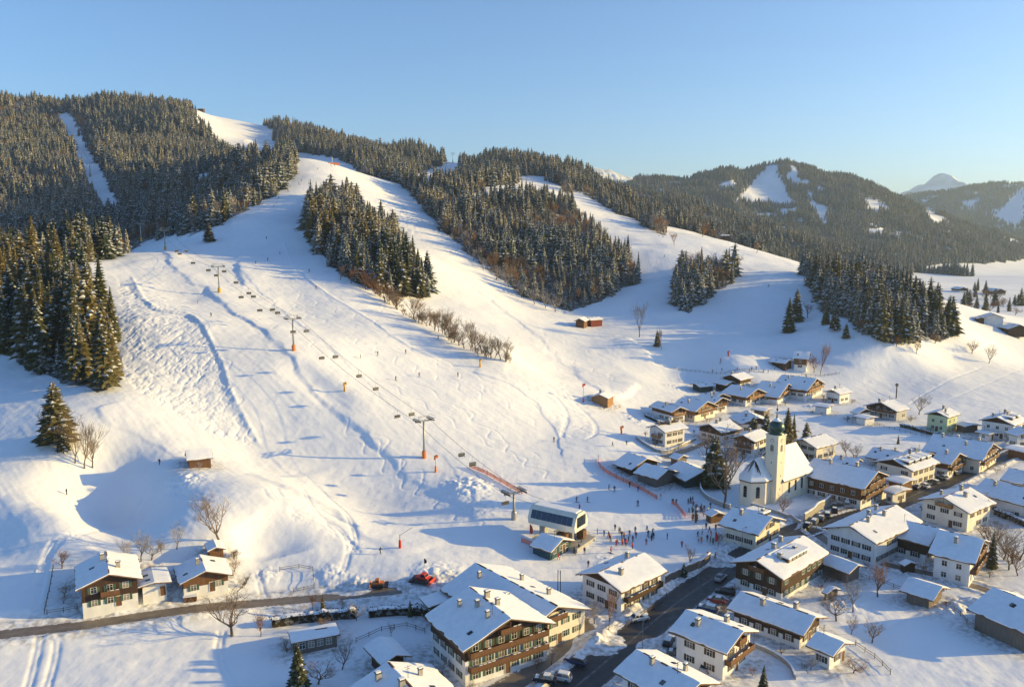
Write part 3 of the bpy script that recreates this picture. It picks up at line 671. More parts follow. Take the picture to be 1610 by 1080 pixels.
# five of the smallest individual trees wear the far meshes and lend them to the forest
far_src = []; brown_src = []
smalls = [o for o in COL.objects if o.name.startswith('spruce_tree') and o.type == 'MESH'][-5:]
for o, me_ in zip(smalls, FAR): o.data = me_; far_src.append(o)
RP = P[rest]
mixed = (vnoise(RP[:, 0] / 55, RP[:, 1] / 55, 401) + .35 * (rng.random(len(RP)) - .5) > .26)
BP = RP[mixed & (RP[:, 1] < 1700)]; RP = RP[~(mixed & (RP[:, 1] < 1700))]
nearF = RP[RP[:, 1] < 1700]; farF = RP[RP[:, 1] >= 1700]
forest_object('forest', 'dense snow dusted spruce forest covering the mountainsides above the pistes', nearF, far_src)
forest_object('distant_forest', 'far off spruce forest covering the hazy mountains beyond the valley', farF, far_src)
print('individual', len(ind), 'near', len(nearF), 'far', len(farF))
# ------------------------------------------------------------------ building materials
PLASTER = mat('white_plaster', (.66,.655,.64), .9, noise=((.76,.755,.74), .6, (1,1,.5)))
PLASTER2 = mat('cream_plaster', (.70,.64,.52), .9, noise=((.76,.71,.60), .6, (1,1,.5)))
YELLOW = mat('yellow_plaster', (.68,.52,.22), .9, noise=((.72,.58,.30), .6, (1,1,1)))
GREEN = mat('pale_green_plaster', (.50,.58,.34), .9, noise=((.55,.62,.40), .6, (1,1,1)))
GREY = mat('grey_plaster', (.42,.42,.42), .9, noise=((.5,.5,.5), .6, (1,1,1)))
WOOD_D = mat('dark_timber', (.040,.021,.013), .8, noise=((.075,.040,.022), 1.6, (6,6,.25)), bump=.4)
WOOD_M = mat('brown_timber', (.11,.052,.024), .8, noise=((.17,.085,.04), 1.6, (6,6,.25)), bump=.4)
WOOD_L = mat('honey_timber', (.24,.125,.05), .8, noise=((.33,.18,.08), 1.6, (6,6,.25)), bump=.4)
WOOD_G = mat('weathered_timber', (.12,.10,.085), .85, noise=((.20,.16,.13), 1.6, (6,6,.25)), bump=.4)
WOOD_K = mat('dark_green_timber', (.03,.05,.05), .8, noise=((.05,.075,.07), 1.6, (6,6,.25)))
RED = mat('red_boards', (.12,.014,.014), .8, noise=((.17,.025,.02), 1.2, (6,6,.3)))
GLASS = mat('window_glass', (.02,.028,.035), .12, spec=.6)
_nt = GLASS.node_tree; _oi = _nt.nodes.new('ShaderNodeObjectInfo'); _cr = _nt.nodes.new('ShaderNodeValToRGB'); _cr.color_ramp.elements[0].position = .55; _cr.color_ramp.elements[0].color = (.016,.022,.03,1); _cr.color_ramp.elements[1].position = .95; _cr.color_ramp.elements[1].color = (.30,.27,.22,1)
_nt.links.new(_oi.outputs['Random'], _cr.inputs[0]); _nt.links.new(_cr.outputs[0], _nt.nodes['Principled BSDF'].inputs['Base Color'])
WFRAME = mat('white_window_frame', (.7,.68,.63), .6)
SH_G = mat('green_shutter', (.05,.10,.07), .7); SH_B = mat('brown_shutter', (.07,.04,.025), .7)
EDGE = mat('roof_board', (.16,.09,.05), .8); STONE = mat('stone', (.28,.26,.23), .9, noise=((.38,.35,.31), 2.5, (1,1,1)), bump=.5)
METAL = mat('galvanised_steel', (.28,.29,.30), .45, .7); DARKM = mat('dark_steel', (.05,.05,.055), .5, .5)
CONC = mat('concrete', (.35,.34,.32), .9, noise=((.42,.41,.39), 1.5, (1,1,1)))

def snow_slab(hw, tp, h, L, th=.38, seed=0, flat=False, x0=None, x1=None):
    """soft snow blanket lying over a gable roof"""
    rs = np.random.default_rng(seed + 3); nx, ny = 12, max(8, int(L / .8))
    q_ = np.array([0, .16, .4, .62, .8, .93, 1.0]) * (hw - .04); xs = np.r_[-q_[:0:-1], q_]; nx = 12
    xs = xs  if x0 is None else np.linspace(x0, x1, nx + 1)
    ys = np.linspace(-L / 2 + .05, L / 2 - .05, ny + 1)
    X, Y = np.meshgrid(xs, ys); base = h - np.abs(X) * tp
    ed = np.clip(np.minimum(hw - np.abs(X), L / 2 - np.abs(Y)), 0, .45) / .45
    top = base + th * (.6 + .4 * ed ** .5) + vnoise(X / 2.6 + seed, Y / 2.6, seed) * .06 
    top -= (vnoise(X / 1.1 + seed, Y / 1.1, seed + 9) > .36) * .06
    ex_ = np.abs(X) > hw - .06; ey_ = np.abs(Y) > L / 2 - .08; X = np.where(ex_, X * (1 - .045 * np.clip(vnoise(Y * .9 + seed, X * 0 + 3.1, seed + 21) * 2.4, 0, 1)), X); Y = np.where(ey_, Y * (1 - .02 * np.clip(vnoise(X * .9 + seed, Y * 0 + 5.3, seed + 22) * 2.4, 0, 1)), Y)
    v = [tuple(p) for p in np.stack([X, Y, top], -1).reshape(-1, 3)]; f = []; w = nx + 1
    for j in range(ny):
        for i in range(nx): a = j * w + i; f.append((a, a + 1, a + 1 + w, a + w))
    rim = [i for i in range(w)] + [j * w + nx for j in range(1, ny + 1)] + [ny * w + i for i in range(nx - 1, -1, -1)] + [j * w for j in range(ny - 1, 0, -1)]
    n0 = len(v); bf = base.reshape(-1)
    for r in rim: v.append((v[r][0], v[r][1], bf[r] + .01))
    for k in range(len(rim)): k2 = (k + 1) % len(rim); f.append((rim[k2], rim[k], n0 + k, n0 + k2))
    me = bpy.data.meshes.new('snow_blanket'); me.from_pydata(v, [], f); me.materials.append(SNOW)
    me.polygons.foreach_set('use_smooth', [i < nx * ny for i in range(len(f))]); me.update()
    at = me.attributes.new('sharp_edge', 'BOOLEAN', 'EDGE'); ev = np.zeros(len(me.edges) * 2, np.int32); me.edges.foreach_get('vertices', ev); vx = np.array([q[0] for q in v]); ev = ev.reshape(-1, 2); fl = (np.abs(vx[ev]).max(1) < .01)
    at.data.foreach_set('value', fl); return me
_wm = {}
def window_mesh(w, h, sh, fr=WFRAME):
    key = (round(w, 1), round(h, 1), sh.name if sh else None, fr.name)
    if key in _wm: return _wm[key]
    m = MB()    # local: x across, y out of the wall, z up, origin centre bottom; wall plane y = 0
    m.box(-w/2, w/2, -.02, .025, 0, h, 1)
    m.box(-w/2 - .07, w/2 + .07, -.02, .05, h, h + .07, 0); m.box(-w/2 - .07, w/2 + .07, -.02, .09, -.07, 0, 0)
    m.box(-w/2 - .07, -w/2, -.02, .05, 0, h, 0); m.box(w/2, w/2 + .07, -.02, .05, 0, h, 0)
    m.box(-.035, .035, .025, .045, 0, h, 0); m.box(-w/2, -.035, .025, .042, h*.62, h*.62+.05, 0); m.box(.035, w/2, .025, .042, h*.62, h*.62+.05, 0)
    if sh:
        for s in (-1, 1): a, b = sorted((s * (w/2 + .09), s * (w/2 + .09 + w * .48))); m.box(a, b, .0, .06, -.02, h + .02, 2)
    r = _wm[key] = m.mesh('window', [fr, GLASS, sh or SH_B]); return r
_bm = {}
def wall_place(o, side, x, z, W, Lw, ex=0.0):
    """o lies on a wall: side F/B = gables at +y/-y, L/R = eaves sides at -x/+x"""
    if side == 'F': o.location = (-x, Lw + ex, z); o.rotation_euler = (0, 0, 0)
    elif side == 'B': o.location = (x, -Lw - ex, z); o.rotation_euler = (0, 0, math.pi)
    elif side == 'R': o.location = (W + ex, x, z); o.rotation_euler = (0, 0, -math.pi / 2)
    else: o.location = (-W - ex, -x, z); o.rotation_euler = (0, 0, math.pi / 2)
HOUSES = []
def house(name, label, r0, r1, ex=None, h=9, hw=None, tp=.36, lower=PLASTER, upper=WOOD_D, split=.5, shut=SH_B, ov=1.1, balc=(), balc_side=(), win=True,
          chim=1, group=None, cat='house', L=None, D=None, gable_only=False, dormers=0, edge=EDGE, nowin=(), th=.27, doors=True, wsp=2.9, bal_mat=WOOD_M, barn=False, seed=None, roofonly=False, grid_off=0.0, sink=0.0, snow=True):
    a = hit(*r0, lift=h, dmin=110, G=Zbase); b = hit(*r1, lift=h, dmin=110, G=Zbase)
    A = Vector(a[:2]); B = Vector(b[:2])
    gz = ht0(*((A + B) / 2)) - sink
    # refine with a common ground height
    def atz(p, zz):
        u, e = ray(*p); D = (zz - CAMZ) / float(e); return Vector((float(u) * D, D))
    if gz + h < CAMZ - 6 and ray(*r0)[1] < -.02: A = atz(r0, gz + h); B = atz(r1, gz + h)
    d = (A - B); LL = d.length if L is None else L; d.normalize(); n = Vector((d.y, -d.x))       # n = local +X
    if D == 'crest':
        q_ = _DL[(_DL > 1300) & (_DL < 2100)]; u_ = float(ray(*r0)[0]); D = float(q_[np.argmax((ht(u_ * q_, q_) - CAMZ) / q_)]) - 6
    if D: A = Vector(at_d(*r0, D)[:2]); B = Vector(at_d(*r1, D + 2)[:2]); gz = ht(*((A + B) / 2)); d = (A - B); LL = d.length; d.normalize(); n = Vector((d.y, -d.x))
    if hw is None:
        best = None
        for s in (-1, 1):
            for k in range(20, 180):
                w = k * .1; p = A + n * s * w; x, y = proj(p.x, p.y, gz + h - w * tp)
                if best is None or abs(x - ex) < best[0]: best = (abs(x - ex), w)
        hw = best[1]
    C = A - d * LL / 2
    sd = seed if seed is not None else len(HOUSES); rs = random.Random(sd * 7 + 1)
    rz = math.atan2(d.y, d.x) - math.pi / 2
    root = empty(name, (C.x, C.y, gz), rz, label=label, cat=cat, group=group)
    M2 = Matrix.Rotation(rz, 3, 'Z')
    W = hw - ov; Lw = LL / 2 - (ov + .2); hw_eave = h - hw * tp; wt = h - .12 - W * tp          # wall top at the sides
    HOUSES.append((C.x, C.y, hw, LL, rz, gz, h))
    tocam = (Vector((0, 0)) - C).normalized()
    def faces(side):
        nn = {'F': d, 'B': -d, 'R': n, 'L': -n}[side]; return nn.dot(tocam) > -.12
    if not roofonly:
        wl = MB(); wl.prism([(-W, -1.5), (W, -1.5), (W, wt - .16), (0, h - .3), (-W, wt - .16)], 'y', -Lw, Lw); wl.build('wall', lower if not barn else upper, root)
        zs = split * wt
        if not barn and upper is not None and split < 1.5:
            e = .07; cl = MB()
            gab = lambda z: (h - .3 - z) / tp
            if zs < wt - .3: poly = [(-W - e, zs), (W + e, zs), (W + e, wt - .18), (0, h - .32), (-W - e, wt - .18)]
            else: zs = max(zs, wt - .14); g = min(W, gab(zs)); poly = [(-g, zs), (g, zs), (0, h - .34)]
            cl.prism(poly, 'y', -Lw - e, Lw + e); cl.build('timber_cladding', upper, root)
            if zs < wt - .3: pass
        else: e = 0; zs = 99
    # roof boards, snow on them
    rf = MB(); t = .2
    rf.prism([(0, h), (hw, h - hw * tp), (hw, h - hw * tp - t), (0, h - t), (-hw, h - hw * tp - t), (-hw, h - hw * tp)], 'y', -LL/2, LL/2)
    for y in (-LL/2 + .35, LL/2 - .35):                      # purlin ends under the overhang
        for x in (-W * .98, -W * .5, 0, W * .5, W * .98): rf.box(x - .1, x + .1, min(y, y * .96), max(y, y * .96), h - abs(x) * tp - t - .25, h - abs(x) * tp - t - .003)
    roof = rf.build('roof', edge, root)
    if snow: link('snow_cover', snow_slab(hw, tp, h, LL, th, sd), roof)
    if snow and LL > 9:                                        # ridge tiles showing through in places
        rt_ = MB(); y = -LL / 2 + rs.uniform(.5, 3)
        while y < LL / 2 - 1.5:
            l_ = rs.uniform(.6, 3.2); l_ = min(l_, LL / 2 - .3 - y); w1_, w2_ = rs.uniform(.1, .3), rs.uniform(.1, .3)
            rt_.prism([(-w1_, h + th * .55 - w1_ * tp), (w2_, h + th * .55 - w2_ * tp), (w2_, h + th * 1.12 - w2_ * tp), (0, h + th * 1.22), (-w1_, h + th * 1.12 - w1_ * tp)], 'y', y, y + l_); y += l_ + rs.uniform(.5, 4.5)
        if rt_.v: rt_.build('ridge_tiles', EDGE, roof)
    for c in range(chim):
        cx = (-1) ** c * rs.uniform(.08, .45) * hw; cy = ((c + .5) / chim - .5) * LL * .7 + rs.uniform(-.06, .06) * LL; ch = MB(); s = rs.uniform(.32, .48); zc = h - abs(cx) * tp
        ch.box(cx - s, cx + s, cy - s*.8, cy + s*.8, zc - .4, zc + 1.45, 0); ch.box(cx - s - .1, cx + s + .1, cy - s*.8 - .1, cy + s*.8 + .1, zc + 1.45, zc + 1.57, 1); ch.box(cx - s * .9, cx + s - .02, cy - s*.7, cy + s*.7, zc + 1.57, zc + 1.8, 2)
        ch.build('chimney', [STONE, DARKM, SNOW], roof)
    for c in range(rs.choice((0, 1, 2, 2)) if LL > 8 else 0):               # roof windows
        sx_ = rs.choice((-1, 1)); cx = sx_ * rs.uniform(.3, .7) * hw; cy = rs.uniform(-.35, .35) * LL; zc = h - abs(cx) * tp + .24; mm = Matrix.Translation((cx, cy, zc)) @ Matrix.Rotation(sx_ * math.atan(tp), 4, 'Y')
        if not snow: continue
        sk_ = MB(); sk_.box(-.5, .5, -.4, .4, -.1, .1, 0, mm); sk_.box(-.42, .42, -.32, .32, .1, .115, 1, mm); sk_.build('roof_window', [DARKM, GLASS], roof)
    if rs.random() < .6 and snow and win:
        cx = rs.uniform(-.2, .2) * hw; cy = rs.uniform(-.3, .3) * LL; an = MB(); an.tube([(cx, cy, h - .5), (cx, cy, h + 2.2)], .04, 5); an.tube([(cx - .6, cy, h + 2.0), (cx + .6, cy, h + 2.0)], .03, 4); an.tube([(cx - .4, cy, h + 1.6), (cx + .4, cy, h + 1.6)], .03, 4); an.build('antenna', DARKM, roof)
    for k in range(dormers):
        side = 1 if n.dot(Vector((1, 0))) > 0 else -1
        dy = (k - (dormers - 1) / 2) * min(LL / (dormers + .5), 5.5); dm = MB(); w2 = 1.1 if dormers > 1 else LL * .2; xf = hw * .62; zf = h - xf * tp
        dm.prism([(side * hw * .15, h - hw * .15 * tp), (side * xf, zf - .1), (side * xf, zf + 1.25), (side * hw * .15, h - hw * .15 * tp + .15)][::side], 'y', dy - w2, dy + w2, 0)
        dd = dm.build('dormer', upper or WOOD_D, roof)
        sm = MB(); sm.prism([(side * hw * .12, h - hw * .12 * tp + .2), (side * (xf + .35), zf + 1.3), (side * (xf + .35), zf + 1.65), (side * hw * .12, h - hw * .12 * tp + .6)][::side], 'y', dy - w2 - .25, dy + w2 + .25, 0); sm.build('dormer_snow', SNOW, roof)
        wmb = window_mesh(.9, .8, None); 
        for q in ([0] if w2 < 1.3 else np.arange(-w2 + .9, w2 - .5, 1.7)):
            o = link('window', wmb, root); o.location = (side * xf, dy + q, zf + .2); o.rotation_euler = (0, 0, -side * math.pi / 2)
    if roofonly: return root
    # windows
    if win:
        ww, wh = 1.05, 1.2
        for side in 'FBLR':
            if not faces(side) or side in nowin: continue
            half = W if side in 'FB' else Lw; ncol = max(1, int((2 * half - 1.2) / wsp)); nst = int((h - 1.2) / 2.7) if side in 'FB' else max(1, int((wt - .3) / 2.65))
            for st in range(nst):
                z = .95 + st * 2.72
                for c in range(ncol):
                    x = (c - (ncol - 1) / 2) * (2 * half - 1.4) / max(ncol, 1) + grid_off
                    if rs.random() < .07: continue
                    if side in 'FB' and z + wh + .35 > h - .3 - abs(x) * tp - .5 * tp: continue
                    if side in 'LR' and z + wh + .25 > wt: continue
                    bz = z > zs - .4
                    small = side in 'FB' and z > wt
                    o = link('window', window_mesh(ww if not small else .8, wh if not small else .95, shut, WFRAME), root)
                    wall_place(o, side, x, z, W, Lw, e if z + wh > zs and (zs < wt - .3 or side in 'FB') else 0)
        if doors:
            side = next((s for s in 'FLRB' if faces(s) and s not in nowin), None)
            if side:
                dr = MB(); dr.box(-.55, .55, -.02, .08, 0, 2.1, 0); dr.box(-.65, .65, -.02, .11, 2.1, 2.22, 1); dr.box(-.65, -.55, -.02, .11, 0, 2.1, 1); dr.box(.55, .65, -.02, .11, 0, 2.1, 1)
                o = dr.build('door', [WOOD_M, WFRAME], root); half = W if side in 'FB' else Lw
                ncol = max(1, int((2 * half - 1.2) / wsp)); stp = (2 * half - 1.4) / ncol
                wall_place(o, side, stp * (.5 if ncol % 2 else 0), -.02, W, Lw, 0)
    # balconies
    for side, st, frac in balc:
        if not faces(side): continue
        half = (W if side in 'FB' else Lw) * frac; z = .25 + st * 2.72; dp = 1.25
        if z + 1.3 > (h - .9 if side in 'FB' else wt): continue
        if side in 'FB': half = min(half, max(1.2, (h - .8 - z - 1.0) / tp))
        bm_ = MB(); bm_.box(-half, half, 0, dp, z - .15, z, 0); bm_.box(-half, half, dp - .06, dp, z + .08, z + .95, 0)
        bm_.box(-half - .03, half + .03, dp - .09, dp + .04, z + .95, z + 1.04, 0)
        for s in (-1, 1):
            a_, b_ = sorted((s * half, s * (half - .06))); bm_.box(a_, b_, 0, dp, z + .08, z + .95, 0)
        for q in np.arange(-half + .04, half, max(2.2, half * 2 / 5 - .001)):
            top = min(z + 2.6, (h - .55 - (abs(q) * tp)) if side in 'FB' else wt + .1 - (dp + .1) * tp)
            if top > z + 1.2: bm_.box(q - .05, q + .05, dp - .2, dp - .1, z, top, 0)
        for q in np.arange(-half + .5, half - .3, .9):      # snow lumps along the floor and rail
            if rs.random() < .5: bm_.box(q - .35, q + .3, dp - .1, dp + .05, z + 1.045, z + 1.13, 1)
        o = bm_.build('balcony', [bal_mat, SNOW], root); wall_place(o, side, 0, 0, W, Lw, e if e else .0)
    return root
B2 = (('F', 1, .92), ('F', 2, .6)); BS = (('R', 1, .9), ('L', 1, .9))

# ------------------------------------------------------------------ the buildings
house('hotel', 'large alpine hotel wing with three tiers of wooden balconies on its lit gable', (804,973), (736,922), 728, 11, split=.62, balc=(('F',1,.95),('F',2,.95),('F',3,.6)), chim=5, shut=SH_G, cat='hotel', wsp=2.6)
house('hotel_wing', 'rear hotel wing with long snowy roof and yellow lit gable beside the large hotel', (878,954), (747,885), 932.5, 8.4, split=1.3, balc=(('F',2,.8),), chim=4, lower=PLASTER2, shut=SH_G, cat='hotel')
house('guesthouse', 'white guesthouse with brown timber gable at the road bend below the skiers', (940,901), (1014,869), 977, 8, split=.98, balc=BS, chim=2, wsp=2.6, bal_mat=WOOD_D)
house('white_house', 'white house with two tiered wooden balcony between the main road and parked cars', (1170,993), (1078,958.5), 1143, 8, split=1.4, upper=None, balc=(('F',1,.9),('F',2,.7)), chim=2)
house('corner_house', 'house cut by the bottom picture edge with broad blue shaded roof beside the main road', (1102,1075), (999,1021), 1135, 7.6, split=.9, balc=(('F',1,.9),), chim=2)
house('long_house', 'long low white and timber building beside the parking lot below the dark chalet', (1284,970.5), (1163,929.5), 1264, 5.4, split=.5, upper=WOOD_D, chim=2)
house('small_house', 'small white annexe with gabled porch at the end of the long low building', (1328,1011), (1284,993), 1310, 4.8, split=1.4, upper=None, balc=(('F',1,.8),), chim=0)
house('dark_chalet', 'dark timber chalet with white ground floor and long roof dormer right of the main road', (1189,881.5), (1264,842), 1232, 8.2, split=.33, shut=SH_G, chim=4, dormers=1, lower=PLASTER, balc=(('F',2,.5),('R',1,.9)), wsp=2.6)
house('garage_row', 'dark timber garage with snowy roof behind the dark chalet', (1350,888.5), (1296,869), 1335.5, 4.2, split=.1, upper=WOOD_G, barn=True, win=False, chim=0, cat='shed')
house('gasthof', 'big white inn with rows of shuttered windows on its broad gable', (1335,827), (1410,794), 1379, 8.8, split=1.5, upper=None, chim=4, shut=SH_B, cat='inn', wsp=2.6)
house('link_building', 'dark timber fronted link building joining the inn to the white block', (1478,832), (1392,811), hw=7.0, h=7.2, split=.42, chim=0, ov=.7)
house('white_block', 'plain white three storey block with balconies stacked on its right gable', (1549,849), (1475,833), 1534, 9.2, split=1.6, upper=None, shut=None, chim=1, balc=(('F',1,.9),('F',2,.9),('F',3,.5)))
house('apartment_house', 'cream apartment house with patchy snow roof and vines on its gable', (1483,782), (1526,766.5), 1525, 8.3, split=1.6, upper=None, lower=PLASTER2, balc=(('F',2,.6),('R',1,.9),('R',2,.9)), chim=3, bal_mat=WOOD_L)
house('white_hall', 'long white building with three round roof vents at the right picture edge', (1660,779), (1549,752), hw=8, h=7.6, split=1.6, upper=None, shut=None, chim=3)
house('edge_house', 'low snow roofed house above the long white building at the right picture edge', (1665,752), (1586,736), hw=7, h=6, split=.9, chim=2)
house('balcony_chalet', 'brown timber chalet with two galleries along its flank standing right of the church', (1381.5,741.5), (1280,720.5), 1359, 9.6, split=.38, upper=WOOD_M, balc=(('F',1,.95),('F',2,.9),('F',3,.5),('L',1,.95),('L',2,.95)), chim=2, bal_mat=WOOD_M)
house('dormer_hotel', 'hotel with four small dormers on its lit roof behind the brown galleried chalet', (1403.5,722), (1447,709), 1436, 8.2, split=.95, lower=PLASTER2, balc=(('R',1,.95),('R',2,.95)), dormers=4, chim=2, cat='hotel', bal_mat=WOOD_L)
house('gable_house', 'narrow house with brown gable balcony beside the hotel with four dormers', (1510,713), (1477,706.7), 1495, 7.8, split=.6, upper=WOOD_M, balc=(('F',1,.9),('F',2,.6)), chim=1)
house('long_hotel', 'long hotel with the widest shaded roof and sunlit balcony gable by the right road', (1562.5,697.5), (1467,682), 1546, 8.9, split=1.5, upper=None, lower=PLASTER2, shut=None, balc=(('F',1,.9),('F',2,.9),('F',3,.5)), chim=4, cat='hotel')
house('low_house', 'low shaded roof building between the church field and the hotel with four dormers', (1421,712), (1372,703), hw=6.5, h=5, split=.9, chim=2)
house('flat_annexe', 'small low annexe with flat snowy roof in front of the hotel with four dormers', (1432,755.5), (1401,747.5), hw=4.2, h=4.3, tp=.12, split=.1, upper=WOOD_M, barn=True, chim=0, win=False, cat='annexe')
house('pavilion', 'white glass fronted pavilion with flat snowy roof beside the galleried chalet', (1421,771), (1398,764.5), hw=4.5, h=4.2, tp=.1, split=1.6, upper=None, shut=None, chim=0, cat='pavilion', wsp=1.8)
house('roof_cluster_house', 'low house with solar panels on its roof behind the galleried chalet', (1352,722), (1312,716), hw=6, h=5, split=.8, chim=2)
house('green_house', 'pale green house with dark gable at the edge of the white field', (1472.5,647.5), (1492,641), 1492.5, 8.2, split=.97, lower=GREEN, shut=None, balc=(('R',1,.9),('R',2,.9)), chim=2)
house('field_hotel', 'white house with dark gable at the far right edge of the white field', (1567.5,656), (1590,647), 1596.7, 8.6, split=.95, shut=None, balc=(('R',1,.9),('R',2,.9)), chim=3, dormers=2)
house('modern_house', 'house with a grey gallery front left of the pale green house', (1384,632.5), (1405,628), 1411, 7, split=.8, upper=WOOD_D, lower=GREY, balc=(('F',1,.9),('R',1,.9)), chim=1)
house('top_house', 'brown farmhouse with bright lit roof at the upper end of the village', (1148.5,589.5), (1169.5,585), 1164.6, 6.5, split=.5, upper=WOOD_D, chim=1)
house('dark_shed', 'small dark shed below the brown farmhouse at the upper end of the village', (1152,600), (1131,595.5), hw=4.5, h=4.8, barn=True, upper=WOOD_D, win=False, chim=0, cat='shed')
house('green_shed', 'grey green shed with rounded snow roof at the upper village edge', (1118,601), (1092,603), hw=4.5, h=4.2, tp=.25, barn=True, upper=WOOD_K, win=False, chim=0, cat='shed')
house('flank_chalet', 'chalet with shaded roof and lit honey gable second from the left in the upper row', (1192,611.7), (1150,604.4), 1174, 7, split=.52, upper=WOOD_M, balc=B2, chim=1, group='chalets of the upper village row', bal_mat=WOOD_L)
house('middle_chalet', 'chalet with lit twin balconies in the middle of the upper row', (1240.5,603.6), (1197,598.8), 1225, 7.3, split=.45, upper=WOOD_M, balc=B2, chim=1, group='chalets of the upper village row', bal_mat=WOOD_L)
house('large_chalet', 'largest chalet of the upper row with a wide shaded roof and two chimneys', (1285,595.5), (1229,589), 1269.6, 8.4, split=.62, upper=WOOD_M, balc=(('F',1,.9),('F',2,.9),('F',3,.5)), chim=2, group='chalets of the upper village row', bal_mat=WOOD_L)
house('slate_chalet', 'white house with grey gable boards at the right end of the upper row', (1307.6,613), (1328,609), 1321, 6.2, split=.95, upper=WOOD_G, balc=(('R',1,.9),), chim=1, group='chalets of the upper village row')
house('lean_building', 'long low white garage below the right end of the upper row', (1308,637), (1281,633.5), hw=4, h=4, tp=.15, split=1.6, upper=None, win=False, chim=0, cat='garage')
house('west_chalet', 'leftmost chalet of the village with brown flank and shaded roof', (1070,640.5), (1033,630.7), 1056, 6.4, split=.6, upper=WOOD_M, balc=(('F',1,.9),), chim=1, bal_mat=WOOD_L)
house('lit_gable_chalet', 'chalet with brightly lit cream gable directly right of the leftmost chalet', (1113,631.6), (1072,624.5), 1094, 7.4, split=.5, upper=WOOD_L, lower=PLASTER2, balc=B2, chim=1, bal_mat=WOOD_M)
house('garden_chalet', 'chalet with a garden terrace behind the brightly lit cream gable', (1137,625.4), (1103,618.4), 1124, 6.6, split=.5, upper=WOOD_D, balc=(('F',1,.9),), chim=1)
house('slope_house', 'white house with wooden gallery and sunlit roof nearest the foot of the piste', (1030,668.5), (1068,661.5), 1045.5, 7.6, split=1.3, balc=(('F',1,.5),('R',1,.95)), chim=3, bal_mat=WOOD_L)
house('sunny_roof_house', 'house with dark left gable and sunlit roof behind the tall garden spruce', (1114,666.7), (1147,660), 1135, 6.6, split=.62, balc=(('R',1,.9),), chim=2, bal_mat=WOOD_L)
house('spruce_house', 'white house with half shaded roof behind the spruces left of the church tower', (1193,657), (1173,645.5), hw=7.5, h=6.3, split=.9, chim=1)
house('rectory', 'house with dark gallery front immediately left of the church tower', (1168,684.5), (1196,674), 1188, 7.5, split=.8, upper=WOOD_D, balc=(('F',1,.9),), chim=1)
house('barn', 'dark barn roof nearest the orange net fence', (1018,721), (986,711.5), 993, 4.4, barn=True, upper=WOOD_D, win=False, chim=0, cat='barn')
house('barn', 'weathered plank barn with sunlit end wall beside the orange net fence', (1052,738), (1013,728), 1034, 5, barn=True, upper=WOOD_G, win=False, chim=0, cat='barn')
house('barn', 'dark green barn between the plank barn and the big bare tree', (1107,741), (1070,724), hw=7, h=5, barn=True, upper=WOOD_K, win=False, chim=0, cat='barn')
house('field_house', 'white house with sunlit roof and yellow flank on the field behind the church', (1261.5,691), (1298,682), 1285, 7.2, split=1.2, lower=PLASTER2, upper=WOOD_D, chim=1)
house('ski_school', 'yellow gabled ski rental building with dormer below the churchyard', (1216,813.5), (1152,797), 1192.6, 7, split=1.5, upper=None, lower=PLASTER2, chim=2, dormers=1, shut=SH_B, wsp=2.2, cat='shop')
house('big_barn', 'big dark plank barn cut by the right picture edge', (1665,965), (1560.6,923.5), hw=8.2, h=7, barn=True, upper=WOOD_G, win=False, chim=0, cat='barn')
house('shed', 'open fronted timber shed beside the farm lane', (1482.4,923.5), (1428,907), 1468, 4.3, barn=True, upper=WOOD_G, win=False, chim=0, cat='shed')
house('chalet', 'old brown chalet with white ground floor and central balcony beside the left road', (171.4,903), (166.5,866), 118, 7.5, split=.36, upper=WOOD_D, balc=(('F',1,.35),), shut=SH_G, chim=2, wsp=2.6)
house('annexe', 'small annexe with snowy lean roof attached right of the old brown chalet', (243,916), (238,893), hw=3.4, h=3.6, tp=.15, split=1.5, upper=None, chim=0, cat='annexe')
house('cottage', 'low cottage with brown boarded gable and white ground floor beside the left road', (324,898), (313.5,872), 281, 5.2, split=.5, upper=WOOD_M, chim=1, shut=SH_G, wsp=2.4)
house('shed', 'small timber shed with snowy roof behind the low cottage', (340.5,860.5), (335,848), 328, 3.6, barn=True, upper=WOOD_M, win=False, chim=0, cat='shed', ov=.5)
house('alpine_hut', 'lone timber hut on the lower slope beneath the mogul field', (291,709), (333,704.5), hw=3.4, h=4.3, tp=.62, barn=True, upper=WOOD_M, win=False, chim=0, cat='hut', ov=.5, th=.3)
house('garden_house', 'garden house with shaded snowy roof left of the large hotel', (623.5,1030), (594.5,1001), 598.6, 4.5, split=.3, upper=WOOD_D, chim=0, cat='garden house', barn=True, win=False)
house('front_house', 'house with chimney pair on its sunlit roof cut by the bottom picture edge', (655,1090), (609,1040), hw=8.5, h=7, split=.8, chim=3)
house('greenhouse', 'low glass fronted shed with snowy roof behind the clipped hedge', (454.5,999), (531,985), hw=2.6, h=3.0, tp=.15, split=1.6, lower=WOOD_G, upper=None, chim=0, cat='shed', shut=None, wsp=1.6, ov=.4)
house('lean_shed', 'flat snowy roofed garage at the top corner of the large hotel', (705,945), (690,930), hw=4.5, h=3.5, tp=.1, barn=True, upper=WOOD_D, win=False, chim=0, cat='garage')
house('hay_barn', 'small brown barn joined to the red barn at the foot of the forest', (911,501), (918,498), hw=3.6, h=4.6, tp=.5, barn=True, upper=WOOD_M, win=False, chim=0, cat='barn')
house('red_barn', 'red boarded barn at the foot of the forest above the second piste', (923,500), (943,498.5), hw=3.6, h=4, barn=True, upper=RED, win=False, chim=0, cat='barn', ov=.4)
house('lift_hut', 'small honey timber ski hut beside the tall thin red slope pole', (942,620.5), (953,615), hw=4.2, h=4, barn=True, upper=WOOD_L, win=False, chim=1, cat='hut', ov=.6)
house('farmhouse', 'farmhouse with hipped snowy roof and lit timber gable at the foot of the knoll', (1274,553.5), (1247,552), hw=8, h=8.5, split=.4, upper=WOOD_M, chim=0)
